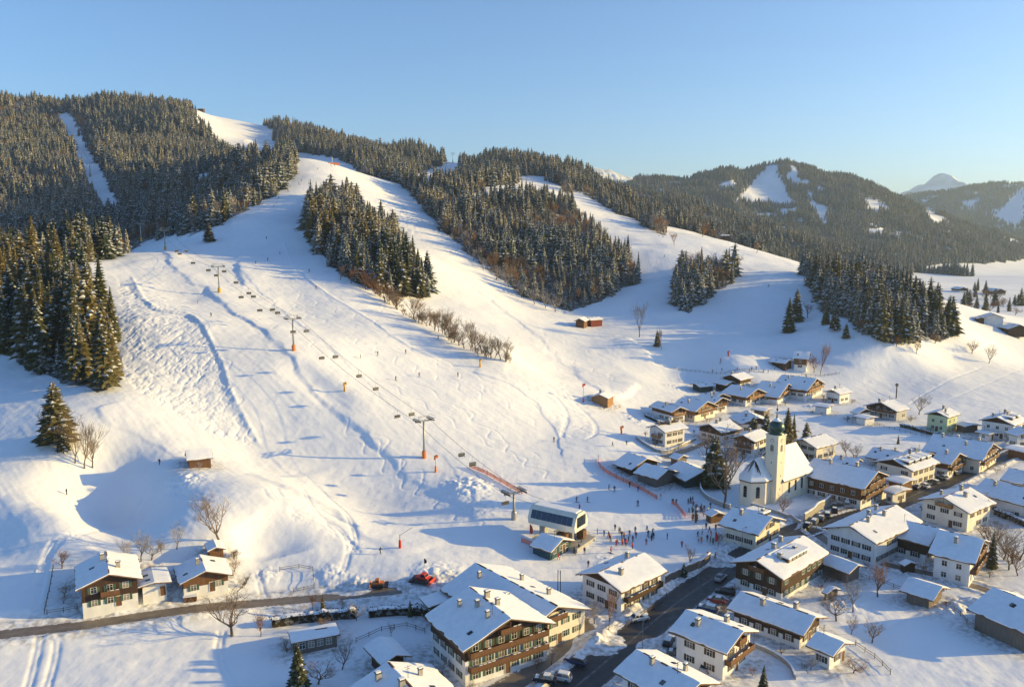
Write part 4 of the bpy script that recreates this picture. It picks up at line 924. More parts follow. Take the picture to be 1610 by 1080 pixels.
house('farm_shed', 'low dark farm shed beside the farmhouse at the foot of the knoll', (1242,566), (1216,562.5), hw=4.5, h=4.5, barn=True, upper=WOOD_D, win=False, chim=0, cat='shed')
house('flat_house', 'small low house between the grey gallery house and the upper row', (1362,643), (1350,640), hw=5, h=5, split=.9, chim=0)
house('valley_farm', 'long valley farm building left of the other on the distant snowfield', (1516,452), (1502,450.5), hw=7, h=7, split=.5, chim=0, win=False, cat='farm')
house('valley_farm', 'larger valley farm with dark front on the distant snowfield', (1574,454.5), (1553,452.5), hw=9, h=8, split=.3, chim=0, win=False, cat='farm')
house('valley_house', 'small white house behind the knoll at the valley edge', (1564,494), (1556,491.5), hw=7, h=8, split=1.5, upper=None, chim=0, win=False)
house('valley_barn', 'wide dark barn with snowy roof on the right slope by the valley edge', (1604,511), (1576,506), hw=8, h=7, barn=True, upper=WOOD_D, win=False, chim=0, cat='barn')
house('valley_shed', 'tiny dark shed on the slope right of the knoll', (1544,499), (1537,497), hw=3, h=3.5, barn=True, upper=WOOD_D, win=False, chim=0, cat='shed')
house('summit_hut', 'dark hut on the summit snowfield of the left mountain', (321,166), (311,166), D='crest', hw=5, h=6, tp=.2, barn=True, upper=WOOD_D, win=False, chim=0, cat='hut')
house('piste_hut', 'small brown hut on the crest beside the top of the third piste', (1146,396), (1132,394.5), D=860, hw=5, h=6, tp=.2, barn=True, upper=WOOD_D, win=False, chim=0, cat='hut')

house('carport', 'long low carport with snow roof between the upper row and the church spruces', (1210,643), (1186,639.5), hw=4, h=3, tp=.12, barn=True, upper=WOOD_G, win=False, chim=0, cat='carport')
house('carport', 'low carport with snow roof right of the pale green house', (1531,668), (1511,662.5), hw=4.5, h=3.2, tp=.12, barn=True, upper=WOOD_G, win=False, chim=0, cat='carport')
house('veranda', 'low glazed veranda in front of the white house at the far right of the field', (1563,681), (1540,676), hw=3, h=3.2, tp=.12, split=1.5, upper=None, chim=0, cat='veranda', wsp=1.6, shut=None)
house('pergola', 'low snow roofed pergola by the right edge above the long hotel road', (1628,708), (1588,699.5), hw=4.5, h=3.6, tp=.12, barn=True, upper=WOOD_M, win=False, chim=0, cat='pergola')
house('rear_house', 'shaded roof house tucked between the low house and the narrow gable house', (1463,712), (1432,703.5), hw=6, h=6, split=.8, chim=1)
house('rear_cottage', 'small roof peeping out behind the brightly lit cream gable chalet', (1137,619.5), (1121,614.5), hw=4.5, h=5.5, split=.5, chim=1)
house('garage', 'double garage with flat snowy roof under the grey gallery house', (1372,656), (1350,651), hw=4, h=3.4, tp=.12, split=1.5, upper=None, win=False, chim=0, cat='garage')
house('back_chalet', 'chalet roof behind the half shaded roof house at the church spruces', (1236,671), (1219,664), hw=6, h=6.5, split=.6, upper=WOOD_M, chim=1)
house('edge_cottage', 'cottage with snow roof at the right picture edge below the white field hotel', (1622,676), (1600,670), hw=6, h=7, split=.9, chim=1)
house('side_shed', 'small brown shed beside the flank of the brown galleried chalet', (1347,771), (1336,768), hw=2.6, h=3, barn=True, upper=WOOD_M, win=False, chim=0, cat='shed', ov=.4)
house('wood_shed', 'narrow timber shed beside the grassy bank behind the plank barns', (1075,716), (1060,712), hw=3, h=3.6, barn=True, upper=WOOD_G, win=False, chim=0, cat='shed', ov=.5)
house('orchard_hut', 'little snow capped garden hut among the orchard trees', (1312,925), (1303,921), hw=2.4, h=2.8, barn=True, upper=WOOD_G, win=False, chim=0, cat='hut', ov=.4)
# ------------------------------------------------------------------ roads
def road_mat(name, c1, c2, snow_amt, sc=.35):
    m = bpy.data.materials.new(name); m.use_nodes = True; nt = m.node_tree; b = nt.nodes['Principled BSDF']; N = nt.nodes.new; Lk = nt.links.new
    b.inputs['Roughness'].default_value = .55; tc = N('ShaderNodeTexCoord')
    n = N('ShaderNodeTexNoise'); n.inputs['Scale'].default_value = sc; n.inputs['Detail'].default_value = 7; Lk(tc.outputs['Object'], n.inputs['Vector'])
    mx = N('ShaderNodeMix'); mx.data_type = 'RGBA'; mx.inputs[6].default_value = (*c1, 1); mx.inputs[7].default_value = (*c2, 1); Lk(n.outputs[0], mx.inputs[0])
    at = N('ShaderNodeAttribute'); at.attribute_name = 'edge'; n2 = N('ShaderNodeTexNoise'); n2.inputs['Scale'].default_value = 1.3; n2.inputs['Detail'].default_value = 6; Lk(tc.outputs['Object'], n2.inputs['Vector'])
    ad = N('ShaderNodeMath'); ad.operation = 'ADD'; Lk(at.outputs['Fac'], ad.inputs[0]); Lk(n2.outputs[0], ad.inputs[1])
    mr = N('ShaderNodeMapRange'); mr.inputs[1].default_value = 1.35 - snow_amt; mr.inputs[2].default_value = 1.5 - snow_amt; Lk(ad.outputs[0], mr.inputs[0])
    my = N('ShaderNodeMix'); my.data_type = 'RGBA'; Lk(mr.outputs[0], my.inputs[0]); Lk(mx.outputs[2], my.inputs[6]); my.inputs[7].default_value = (.74,.75,.78,1)
    a3 = N('ShaderNodeAttribute'); a3.attribute_name = 'wheel'; n3 = N('ShaderNodeTexNoise'); n3.inputs['Scale'].default_value = .6; n3.inputs['Detail'].default_value = 6; Lk(tc.outputs['Object'], n3.inputs['Vector'])
    m3 = N('ShaderNodeMath'); m3.operation = 'MULTIPLY'; Lk(a3.outputs['Fac'], m3.inputs[0]); Lk(n3.outputs[0], m3.inputs[1]); r3 = N('ShaderNodeMapRange'); r3.inputs[1].default_value = .3; r3.inputs[2].default_value = .6; r3.inputs[4].default_value = .5; Lk(m3.outputs[0], r3.inputs[0])
    mw = N('ShaderNodeMix'); mw.data_type = 'RGBA'; Lk(r3.outputs[0], mw.inputs[0]); Lk(my.outputs[2], mw.inputs[6]); mw.inputs[7].default_value = (.34,.33,.33,1)
    rr_ = N('ShaderNodeMapRange'); rr_.inputs[3].default_value = .3; rr_.inputs[4].default_value = .8; Lk(n3.outputs[0], rr_.inputs[0]); Lk(rr_.outputs[0], b.inputs['Roughness'])
    Lk(mw.outputs[2], b.inputs['Base Color']); return m
ASPH = road_mat('wet_asphalt', (.035,.034,.036), (.065,.06,.058), .3); SLUSH = road_mat('slushy_road', (.10,.075,.055), (.26,.22,.18), .52, .7); YARD = road_mat('gritted_yard', (.12,.10,.085), (.25,.22,.19), .25)
def strip(name, label, pts, hw, m, lift=.05):
    P = []; z0_ = [p.z for p in pts]; pts = [Vector((p.x, p.y, 0)) for p in pts]; zs_ = []
    for a, b, za, zb in zip(pts[:-1], pts[1:], z0_[:-1], z0_[1:]):
        k = max(1, int((b - a).length / 1.2)); P += [a.lerp(b, i / k) for i in range(k)]; zs_ += [za + (zb - za) * i / k for i in range(k)]
    P.append(pts[-1]); zs_.append(z0_[-1]); n = 25; P = np.array([[p.x, p.y] for p in P]); T = np.gradient(P, axis=0); T /= np.linalg.norm(T, axis=1)[:, None]; Nn = np.stack([T[:, 1], -T[:, 0]], -1)
    s = np.linspace(-1, 1, n); X = P[:, 0:1] + Nn[:, 0:1] * s * hw; Y = P[:, 1:2] + Nn[:, 1:2] * s * hw; Zr = np.interp(np.linspace(0, 1, len(P)), np.linspace(0, 1, len(zs_)), zs_)[:, None] - .12 + lift + 0 * X
    me = grid_mesh(name, X, Y, Zr); me.materials.append(m); a = me.attributes.new('edge', 'FLOAT', 'POINT'); a.data.foreach_set('value', np.repeat(np.abs(s)[None] ** 3, len(P), 0).astype(np.float32).ravel())
    aw = me.attributes.new('wheel', 'FLOAT', 'POINT'); aw.data.foreach_set('value', np.repeat((np.exp(-(s / .10) ** 2) + .8 * np.exp(-((np.abs(s) - .78) / .16) ** 2))[None], len(P), 0).astype(np.float32).ravel())
    return setp(link(name, me), label, kind='structure')
strip('main_road', 'wet dark asphalt main road between ploughed snowbanks', ROAD_MAIN, 4.9, ASPH, .06)
strip('left_road', 'narrow brown slushy road past the two old chalets', ROAD_LEFT, 2.7, SLUSH, .05)
strip('farm_lane', 'narrow farm lane between the white block and the timber shed', ROAD_FARM, 2.0, SLUSH, .05)
def patch(name, label, m, lift=.05):
    P = PW[name]; xs = [p[0] for p in P]; ys = [p[1] for p in P]
    gx = np.arange(min(xs) - 1, max(xs) + 1, .5); gy = np.arange(min(ys) - 1, max(ys) + 1, .5); X, Y = np.meshgrid(gx, gy); poly = [(p[0], p[1]) for p in P]
    dd = -poly_dist(X, Y, poly); ins = dd > -.8; idx = -np.ones(X.shape, int); idx[ins] = np.arange(ins.sum()); v = np.stack([X, Y, ht0(X, Y) - .12 + lift], -1)[ins]
    f = [(idx[j,i], idx[j,i+1], idx[j+1,i+1], idx[j+1,i]) for j in range(X.shape[0]-1) for i in range(X.shape[1]-1) if ins[j,i] and ins[j,i+1] and ins[j+1,i+1] and ins[j+1,i]]
    me = bpy.data.meshes.new(name); me.from_pydata([tuple(q) for q in v], [], f); me.materials.append(m)
    a = me.attributes.new('edge', 'FLOAT', 'POINT'); a.data.foreach_set('value', (.9 - np.clip(dd[ins] / 3, 0, .9)).astype(np.float32)); me.update()
    return setp(link(name, me), label, kind='structure')
patch('hotel_yard', 'gritted parking yard in front of the large hotel', YARD, .03)
patch('parking_street', 'trodden parking street below the churchyard wall', YARD, .03)
patch('village_street', 'slushy street between the hotels right of the church', YARD)
patch('upper_lane', 'trodden lane climbing between the upper chalets', YARD)
patch('lower_lane', 'trodden yard of the small lot under the dark chalet', YARD, .03)
# trodden dirty snow close to the buildings and roads
TR = np.zeros(Z.shape); near_ = slice(0, int(np.searchsorted(LR, math.log(430)))); Xn, Yn = XX[near_], YY[near_]; tn = np.zeros(Xn.shape)
for (hx, hy, hw_, L_, rz_, gz_, h_) in HOUSES:
    if hy > 400: continue
    r0_ = np.searchsorted(LR, math.log(max(hy - 26, 30))); r1_ = np.searchsorted(LR, math.log(hy + 26)); X_, Y_ = XX[r0_:r1_], YY[r0_:r1_]; c_, s_ = math.cos(rz_), math.sin(rz_)
    qx = np.abs((X_ - hx) * c_ + (Y_ - hy) * s_) - hw_ + .6; qy = np.abs(-(X_ - hx) * s_ + (Y_ - hy) * c_) - L_ / 2 + .6; dq = np.hypot(np.maximum(qx, 0), np.maximum(qy, 0)); TR[r0_:r1_] = np.maximum(TR[r0_:r1_], .8 * np.exp(-(dq / 3.5) ** 2))
for pts_, w_ in ((ROAD_MAIN, 6), (ROAD_LEFT, 3.6), (ROAD_FARM, 3)):
    sl = near_idx(pts_, w_ + 5); d_, _, _, _ = polydist(XX[sl], YY[sl], pts_); TR[sl] = np.maximum(TR[sl], .75 * np.exp(-(np.maximum(d_ - w_, 0) / 2) ** 2))
ta = terrain.data.attributes.new('trodden', 'FLOAT', 'POINT'); ta.data.foreach_set('value', TR.astype(np.float32).ravel())

# ------------------------------------------------------------------ church
CREAM = mat('church_plaster', (.70,.63,.49), .9, noise=((.76,.70,.57), .4, (1,1,.4)))
COPPER = mat('green_copper_dome', (.035,.07,.06), .3, .5, noise=((.06,.10,.085), .8, (1,1,1)))
GOLD = mat('gilt', (.6,.4,.1), .3, 1.0)
cn = hit(1219.3, 793, G=Zbase); ax = Vector((.643, -.766)).normalized(); ay = Vector((-ax.y, ax.x))
cc = Vector(cn[:2]) - ax * 2 + ay * 2; cgz = ht(cc.x, cc.y) - .2
church = empty('church', (cc.x, cc.y, cgz), math.atan2(ax.y, ax.x), label='cream village church with green onion dome tower and snowy roofs on its walled mound', cat='church')
nv = MB(); nx0 = -4.0; NW = 6.0; N0, N1 = 1.5, 17.5; NE, NR = 6.6, 14.0
nv.prism([(nx0 - NW, -2), (nx0 + NW, -2), (nx0 + NW, NE), (nx0, NR - .3), (nx0 - NW, NE)], 'y', N0, N1); nv.build('nave', CREAM, church)
CW = 4.3; CE = 7.2; CR = 12.6; ap = [(nx0 + CW, 1.6), (nx0 + CW, -5.0), (nx0 + CW * .42, -8.6), (nx0 - CW * .42, -8.6), (nx0 - CW, -5.0), (nx0 - CW, 1.6)]
apse = MB(); apse.prism(ap[::-1], 'z', -2, CE); apse.build('choir', CREAM, church)
r = MB()
for s in (-1, 1):
    r.prism([(nx0, NR), (nx0 + s * (NW + .6), NE - .35), (nx0 + s * (NW + .6), NE - .6), (nx0, NR - .28)][::s], 'y', N0 - .4, N1 + .5)
rr = r.build('nave_roof', EDGE, church)
sn = MB()
for s in (-1, 1):
    sn.prism([(nx0, NR + .3), (nx0 + s * (NW + .55), NE - .05), (nx0 + s * (NW + .55), NE - .348), (nx0, NR + .003)][::s], 'y', N0 - .35, N1 + .45)
sn.build('snow_cover', SNOW, rr)
def hiproof(poly, apex, z0, ov, name, m, parent, lift=0):
    b = MB(); cx = sum(p[0] for p in poly) / len(poly); cy = sum(p[1] for p in poly) / len(poly)
    P = [Vector((cx + (p[0] - cx) * ov, cy + (p[1] - cy) * ov, z0)) for p in poly]; n = len(P); A1, A2 = apex
    # ring walls and slopes
    for i in range(n - 1):
        a_, b_ = P[i], P[i + 1]
        ta = A2 if i == 0 else A1; tb = A2 if i == n - 2 else A1
        if (ta - tb).length > .01: b.quad([b_, a_, ta, tb])
        else: b.quad([b_, a_, ta])
        lo = Vector((0, 0, -.3)); b.quad([a_, b_, b_ + lo, a_ + lo])
    b.quad([p + Vector((0, 0, -.3)) for p in P]); return b.build(name, m, parent)
cr_ = hiproof(ap, (Vector((nx0, -4.2, CR)), Vector((nx0, 1.6, CR))), CE - .1, 1.08, 'choir_roof', EDGE, church)
hiproof(ap, (Vector((nx0, -4.2, CR + .32)), Vector((nx0, 1.6, CR + .32))), CE + .2, 1.07, 'snow_cover', SNOW, cr_)
sc_ = MB()                                                  # bare patches where the snow slid off the choir roof
rs = random.Random(3)
for k in range(16):
    t = rs.uniform(.0, .5); a = rs.uniform(-2.6, -.4); L = rs.uniform(.6, 2.4)
    p0 = Vector((nx0 + math.cos(a) * t * 3, -4.2 + math.sin(a) * t * 3, CR + .42 - t * 3.6)); 
    p1 = Vector((nx0 + math.cos(a) * (t * 3 + L), -4.2 + math.sin(a) * (t * 3 + L), CR + .42 - t * 3.6 - L * 1.12)); w = Vector((-math.sin(a), math.cos(a), 0)) * rs.uniform(.08, .2)
    sc_.quad([p0 - w, p0 + w, p1 + w * .5, p1 - w * .5])
sc_.build('bare_tiles', WOOD_D, cr_)
tw = MB(); T = 1.95
tw.box(-T, T, -T, T, -2, 20.2); tw.box(-T - .12, T + .12, -T - .12, T + .12, 14.9, 15.15); tw.box(-T - .25, T + .25, -T - .25, T + .25, 20.2, 20.5)
for s1 in (-1, 1):
    for s2 in (-1, 1): a0, a1 = sorted((s1 * (T - .3), s1 * (T + .07))); b0, b1 = sorted((s2 * (T - .3), s2 * (T + .07))); tw.box(a0, a1, b0, b1, 15.15, 20.2)
tower = tw.build('tower', CREAM, church)
dm = MB(); dm.lathe([(2.25, 20.5), (2.3, 20.7), (1.75, 21.0), (1.7, 21.25), (2.05, 21.6), (2.28, 22.2), (2.3, 22.8), (2.05, 23.5), (1.5, 24.1), (.85, 24.6), (.4, 25.0), (.25, 25.5), (.14, 26.4), (.09, 27.6)], 20)
dome = dm.build('onion_dome', COPPER, tower, smooth=True)
sp = MB(); sp.lathe([(.05, 27.3), (.3, 27.6), (.3, 27.9), (.05, 28.15)], 10); sp.box(-.05, .05, -.05, .05, 28.0, 30.2); sp.box(-.5, .5, -.045, .045, 29.2, 29.32); sp.build('cross', DARKM, tower)
ds = MB(); ds.lathe([(1.25, 24.38), (1.0, 24.62), (.72, 24.86), (.42, 25.1), (.3, 25.3)], 14); 
ds.build('dome_snow', SNOW, dome, smooth=True)
def arch_poly(w, h): return [(-w, 0), (w, 0), (w, h - w)] + [(w * math.cos(t), h - w + w * math.sin(t)) for t in np.linspace(.4, math.pi - .4, 5)] + [(-w, h - w)]
def arch_window(w, h, x, y, z, rz, name='window', parent=church):
    b = MB(); b.prism(arch_poly(w + .14, h + .14), 'y', -.02, .03, 1); b.prism(arch_poly(w, h), 'y', -.02, .05, 0)
    for k in range(1, 4): b.box(-w, w, .05, .06, h * k / 4.5, h * k / 4.5 + .04, 1)
    o = b.build(name, [GLASS, STONE], parent); o.location = (x, y, z); o.rotation_euler = (0, 0, rz)
for y in (5.0, 8.5, 12.0): arch_window(.42, 3.3, nx0 + NW, y, 2.2, -math.pi/2)
def onwall(p, q, t=.5): d = Vector(q) - Vector(p); c = Vector(p).lerp(Vector(q), t); nn = Vector((-d.y, d.x)).normalized() * (-1); return c, math.atan2(nn.y, nn.x) - math.pi/2
for i in (1, 2, 3):
    c, rz_ = onwall(ap[i], ap[i + 1]); dv = Vector(ap[i+1]) - Vector(ap[i]); nn = Vector((dv.y, -dv.x)).normalized()
    mid = Vector((nx0, -3)); nn = nn if (c - mid).dot(nn) > 0 else -nn
    arch_window(.5, 3.4, c.x, c.y, 2.2, math.atan2(nn.y, nn.x) - math.pi/2)
for sx, sy, rz_ in ((0, -T - .0, math.pi), (T, 0, -math.pi/2), (-T, 0, math.pi/2)):
    arch_window(.45, 1.9, sx, sy, 15.6, rz_, 'belfry_opening', tower)
    ck = MB(); ck.lathe([(.62, 0), (.62, .05)], 24, 0); ck.lathe([(.54, .05), (.54, .07)], 24, 1); ck.box(-.035, .035, 0, .48, .075, .09, 0); ck.box(-.3, .02, -.03, .03, .075, .09, 0)
    for k in range(12):
        t = k * math.pi / 6; ck.box(.45 * math.cos(t) - .025, .45 * math.cos(t) + .025, .45 * math.sin(t) - .025, .45 * math.sin(t) + .025, .07, .08, 0)
    o = ck.build('clock', [WOOD_D, PLASTER2], tower); o.rotation_euler = Matrix.Identity(3).to_euler(); v = Vector((sx, sy, 0)).normalized()
    o.rotation_euler = v.to_track_quat('Z', 'Y').to_euler(); o.location = (sx, sy, 18.75)
    for z in (4, 8, 12): 
        b = MB(); b.box(-.12, .12, -.02, .03, 0, .5, 0); q = b.build('slit_window', GLASS, tower); q.location = (sx, sy, z); q.rotation_euler = (0, 0, rz_)

# ------------------------------------------------------------------ walls, hedges, fences
def wall_line(name, label, pix, h, w, m, cat='wall', cap=True, lump=0, closed=False, zoff=-.4, ext=None, parent=None):
    pts = [Vector(hit(a, b)) for a, b in pix] if pix else ext; pts = smooth_line([(p.x, p.y, p.z) for p in pts], 5); P = []
    for a, b in zip(pts[:-1], pts[1:]):
        k = max(1, int((b - a).length / .8)); P += [a.lerp(b, i / k) for i in range(k)]
    P.append(pts[-1]); b = MB(); c = MB(); rows = []
    for i, p in enumerate(P):
        d = (P[min(i+1, len(P)-1)] - P[max(i-1, 0)]); n = Vector((d.y, -d.x, 0)).normalized(); z = ht(p.x, p.y)
        q = lump * (vnoise(np.array([i * .7]), np.array([3.3]), 4)[0]); hh = h * (1 + q); ww = w * (1 + q)
        rows.append([Vector((p.x, p.y, 0)) + n * s * ww / 2 + Vector((0, 0, zz)) for s, zz in ((-1, z + zoff), (-1, z + hh), (1, z + hh), (1, z + zoff))])
    for a, d in zip(rows[:-1], rows[1:]):
        for k in range(4): k2 = (k + 1) % 4; b.quad([a[k], a[k2], d[k2], d[k]], 0)
    b.quad(rows[0][::-1]); b.quad(rows[-1])
    o = b.build(name, m, parent)
    if label: setp(o, label, cat)
    if cap:
        cr = []
        for i, r_ in enumerate(rows):
            mid = (r_[1] + r_[2]) / 2; e = (r_[2] - r_[1]) * .56; t = .22 * (1 + .8 * vnoise(np.array([i * .5]), np.array([9.1]), 7)[0]); cr.append([mid - e + Vector((0,0,.003)), mid - e * .8 + Vector((0,0,t)), mid + e * .8 + Vector((0,0,t)), mid + e + Vector((0,0,.003))])
        for a, d in zip(cr[:-1], cr[1:]):
            for k in range(4): k2 = (k + 1) % 4; c.quad([a[k], a[k2], d[k2], d[k]], 0)
        c.quad(cr[0][::-1]); c.quad(cr[-1]); c.build('snow_cap', SNOW, o, smooth=False)
    return o
HEDGE = tree_mat('hedge_leaves', (.03,.026,.014), (.07,.05,.025), .3)
wall_line('churchyard_wall', 'curved grey churchyard wall with snow cap below the big bare tree', [(1101,762),(1103,776),(1120,790),(1148,801)], 1.5, .4, STONE)
wall_line('retaining_wall', 'tall sunlit stone retaining wall above the row of parked cars', [(1264,822),(1284,806),(1305,792)], 2.6, .5, STONE)
wall_line('garden_wall', 'curved garden wall with snow cap in front of the white house nearest the piste', [(1000,690),(1020,704),(1045,713),(1078,700),(1094,692)], 1.1, .35, STONE)
wall_line('road_wall', 'dark roadside wall with snow cap between the guesthouse and the beginners slope', [(1046,917),(1075,903),(1100,892),(1116,880)], 1.8, .35, WOOD_G)
wall_line('curved_wall', 'low snow capped garden wall curving right of the white two balcony house', [(1188,1018),(1215,1030),(1240,1048),(1250,1068)], .9, .35, STONE)
wall_line('churchyard_steps_wall', 'short wall between the churchyard and the ski rental building', [(1165,792),(1195,800),(1232,812),(1258,824)], 1.0, .35, STONE)
def hedge(label, pix, h, w):
    o = wall_line('hedge', label, pix, h, w, HEDGE, 'hedge', lump=.5)
    me = o.data; rs = random.Random(4); b = MB()
    for v in list(me.vertices):
        for k in range(5):
            p = v.co + Vector((rs.uniform(-.5, .5), rs.uniform(-.5, .5), rs.uniform(-.3, .25))); a = Vector((rs.uniform(-1,1), rs.uniform(-1,1), rs.uniform(-1,1))).normalized() * .22; c = a.cross(Vector((0,.3,1))).normalized() * .2
            b.quad([p - a, p + c, p + a, p - c])
    b.build('leaves', HEDGE, o)
hedge('snow capped clipped hedge behind the low glass fronted shed', [(428,985),(470,978),(530,972),(560,970)], 1.7, 1.3)
hedge('dark hedge with less snow reaching the garage at the hotel corner', [(580,969),(620,966),(655,965),(678,968)], 1.5, 1.2)
hedge('tall dark clipped hedge below the long white hall at the right picture edge', [(1565,808),(1590,818),(1618,830)], 1.6, 1.4)
NET = mat('orange_net', (.75,.16,.05), .7); 
def netfence(label, pix, h=1.4, group=None):
    pts = [Vector(hit(a, b)) for a, b in pix]; pts = smooth_line([tuple(p) for p in pts], 6); P = []
    for a, b in zip(pts[:-1], pts[1:]):
        k = max(1, int((b - a).length / .5)); P += [a.lerp(b, i / k) for i in range(k)]
    P.append(pts[-1]); P = [Vector((p.x, p.y, ht(p.x, p.y))) for p in P]
    root = empty('net_fence', tuple(P[0]), label=label, cat='net fence', group=group); b = MB(); q = MB(); O = P[0]
    for a, c in zip(P[:-1], P[1:]):
        a = a - O; c = c - O
        for z0, z1 in ((.15, .32), (.42, .56), (.66, .80), (.90, 1.04), (1.14, 1.36)): b.quad([a + Vector((0,0,z0)), c + Vector((0,0,z0)), c + Vector((0,0,z1)), a + Vector((0,0,z1))])
        m_ = a.lerp(c, .3); b.quad([a + Vector((0,0,.15)), m_ + Vector((0,0,.15)), m_ + Vector((0,0,1.3)), a + Vector((0,0,1.3))])
    for i in range(0, len(P), 6): p = P[i] - O; q.tube([p + Vector((0,0,-.3)), p + Vector((0,0,1.6))], .05, 5)
    b.build('net', NET, root); q.build('post_row', DARKM, root)
netfence('curved orange net fence in front of the plank barns', [(941,722),(942,733),(955,745),(985,760),(1010,772),(1034,786)])
netfence('orange net fence running down to the last chairlift pylon', [(738,735),(762,745),(790,760),(822,777)])
netfence('short orange net fence beside the queue of people at the churchyard corner', [(1056,792),(1066,800),(1078,815)])
netfence('red net along the slope in front of the ticket hut', [(820,853),(838,860),(858,874)])
# ------------------------------------------------------------------ chairlift
ORANGE = mat('orange_padding', (.60,.19,.05), .7); YELL = mat('yellow_paint', (.55,.30,.04), .6); REDP = mat('red_paint', (.55,.05,.03), .45); GREYM = mat('grey_metal', (.32,.33,.33), .5, .4)
BUB = mat('smoked_bubble', (.10,.10,.085), .25, spec=.6); SEATM = mat('grey_seat', (.07,.07,.075), .6)
PYL = [((1.0,), None)]
PYB = [(808, 817, 7.5), (667, 720, 12.3), (462, 552, 12.6), (345, 461, 12.6), (260, 395, 12.6), (222, 378, 12)]
LP = []
for k, (a, b, h) in enumerate(PYB):
    p = Vector(hit(a, b, G=Zbase)) if k < 4 else Vector(at_d(a, b, [0,0,0,0,526,600][k])); p.z = ht(p.x, p.y) if k < 5 else p.z; LP.append((p, h))
TERM = Vector(hit(846, 818, G=Zbase))
labels = ['short chairlift pylon with big sheave head directly left of the valley station', 'tallest looking grey chairlift pylon with red orange foot on the lower slope', 'chairlift pylon with orange foot in the middle of the slope above the lower one',
          'chairlift pylon with yellow foot beside the wooded piste edge', 'chairlift pylon with yellow foot on the crest of the slope', 'small chairlift pylon farthest up, standing just beyond the crest']
GA = 2.7
def line_dir(i):
    a = LP[max(i - 1, 0)][0]; b = LP[min(i + 1, len(LP) - 1)][0]; d = b - a; d.z = 0; return d.normalized()
def pylon(p, h, d, label, big=1.0, foot=ORANGE, sc=1.0, group='chairlift pylons'):
    root = empty('lift_pylon', tuple(p), math.atan2(d.y, d.x) - math.pi/2, label=label, cat='lift pylon', group=group)
    m = MB(); m.tube([(0,0,-1), (0,0,h * .5), (0,0,h)], [.42 * sc, .36 * sc, .28 * sc], 12); m.build('mast', GREYM, root, smooth=True)
    f = MB(); f.lathe([(.75 * sc, -.6), (.75 * sc, 2.0 * sc), (.6 * sc, 2.3 * sc)], 10); f.build('foot_padding', foot, root)
    c = MB(); c.box(-GA - .5, GA + .5, -.2, .2, h - .25, h + .15); c.box(-GA * .8, GA * .8, -.12, .12, h + 1.35, h + 1.5)
    for x in (-GA * .8, GA * .8): c.tube([(x, 0, h + .1), (x * .8, 0, h + 1.45)], .07, 4); c.tube([(x, 0, h + 1.4), (0, 0, h + .1)], .06, 4)
    for x in (-GA, GA): c.box(x - .45, x + .45, -2.0, 2.0, h + .75, h + .82); c.tube([(x + .4, -2, h + .8), (x + .4, -2, h + 1.6), (x + .4, 2, h + 1.6), (x + .4, 2, h + .8)], .03, 4)
    c.build('crossarm', METAL, root)
    for x in (-GA, GA):
        s = MB(); s.box(x - .07, x + .07, -2.3, 2.3, h + .22, h + .42)
        for y in np.arange(-2.1, 2.2, .6): s.lathe([(.24, -.06), (.24, .06)], 10, 0, M=Matrix.Translation((x, float(y), h + .2)) @ Matrix.Rotation(math.pi/2, 4, 'Y'))
        s.build('sheave_train', DARKM, root)
    return root
for i, (p, h) in enumerate(LP): pylon(p, h, line_dir(i), labels[i], foot=[GREYM, ORANGE, ORANGE, YELL, YELL, YELL][i])
SP_ = []
for s in (-1, 1):
    pts = []; nodes = []
    for i, (p, h) in enumerate(LP): d = line_dir(i); n = Vector((d.y, -d.x, 0)); nodes.append(p + n * s * GA + Vector((0, 0, h - .05)))
    d = (LP[1][0] - LP[0][0]); d.z = 0; d.normalize(); n = Vector((d.y, -d.x, 0)); nodes = [TERM + n * s * 2.2 + Vector((0,0,5.4))] + nodes
    last = nodes[-1]; nodes.append(last + (last - nodes[-2]) * 1.3 + Vector((0, 0, -3)))
    for a, b in zip(nodes[:-1], nodes[1:]):
        L = (b - a).length; sag = L * .022
        for k in range(16): t = k / 16; pts.append(a.lerp(b, t) - Vector((0, 0, sag * 4 * t * (1 - t))))
    pts.append(nodes[-1]); c = MB(); c.tube(pts, .05, 5); o = c.build('haul_rope', DARKM); SP_.append(pts)
    setp(o, 'steel haul rope on the %s side of the lower chairlift' % ('left' if s > 0 else 'right'), 'rope')
def chair_meshes():
    r = []
    f = MB(); f.tube([(0,0,0), (.15,0,-1.6), (0,0,-2.0)], .05, 6); f.tube([(-1.35,0,-2.0), (1.35,0,-2.0)], .05, 6)
    for x in (-1.35, 1.35): f.tube([(x,0,-2.0), (x,.1,-3.0), (x,.75,-3.1)], .045, 5)
    f.tube([(-1.35,.75,-3.6), (1.35,.75,-3.6)], .04, 5)
    for x in (-1, 0, 1): f.tube([(x,.4,-3.0), (x,.75,-3.6)], .03, 4)
    r.append(('hanger', f.mesh('hanger', METAL)))
    s = MB(); s.box(-1.4, 1.4, .05, .62, -3.12, -2.98); s.box(-1.4, 1.4, -.08, .05, -3.05, -2.35); r.append(('seat', s.mesh('seat', SEATM)))
    b = MB(); n = 7
    for i in range(n):
        t0 = math.pi * (.02 + .62 * i / n); t1 = math.pi * (.02 + .62 * (i + 1) / n)
        P0 = (math.cos(t0), math.sin(t0)); P1 = (math.cos(t1), math.sin(t1)); q = lambda P, x: Vector((x, P[0] * .62 - .1, -2.75 + P[1] * .72))
        b.quad([q(P0,-1.42), q(P0,1.42), q(P1,1.42), q(P1,-1.42)])
    r.append(('bubble', b.mesh('bubble', BUB, True))); return r
CHM = chair_meshes()
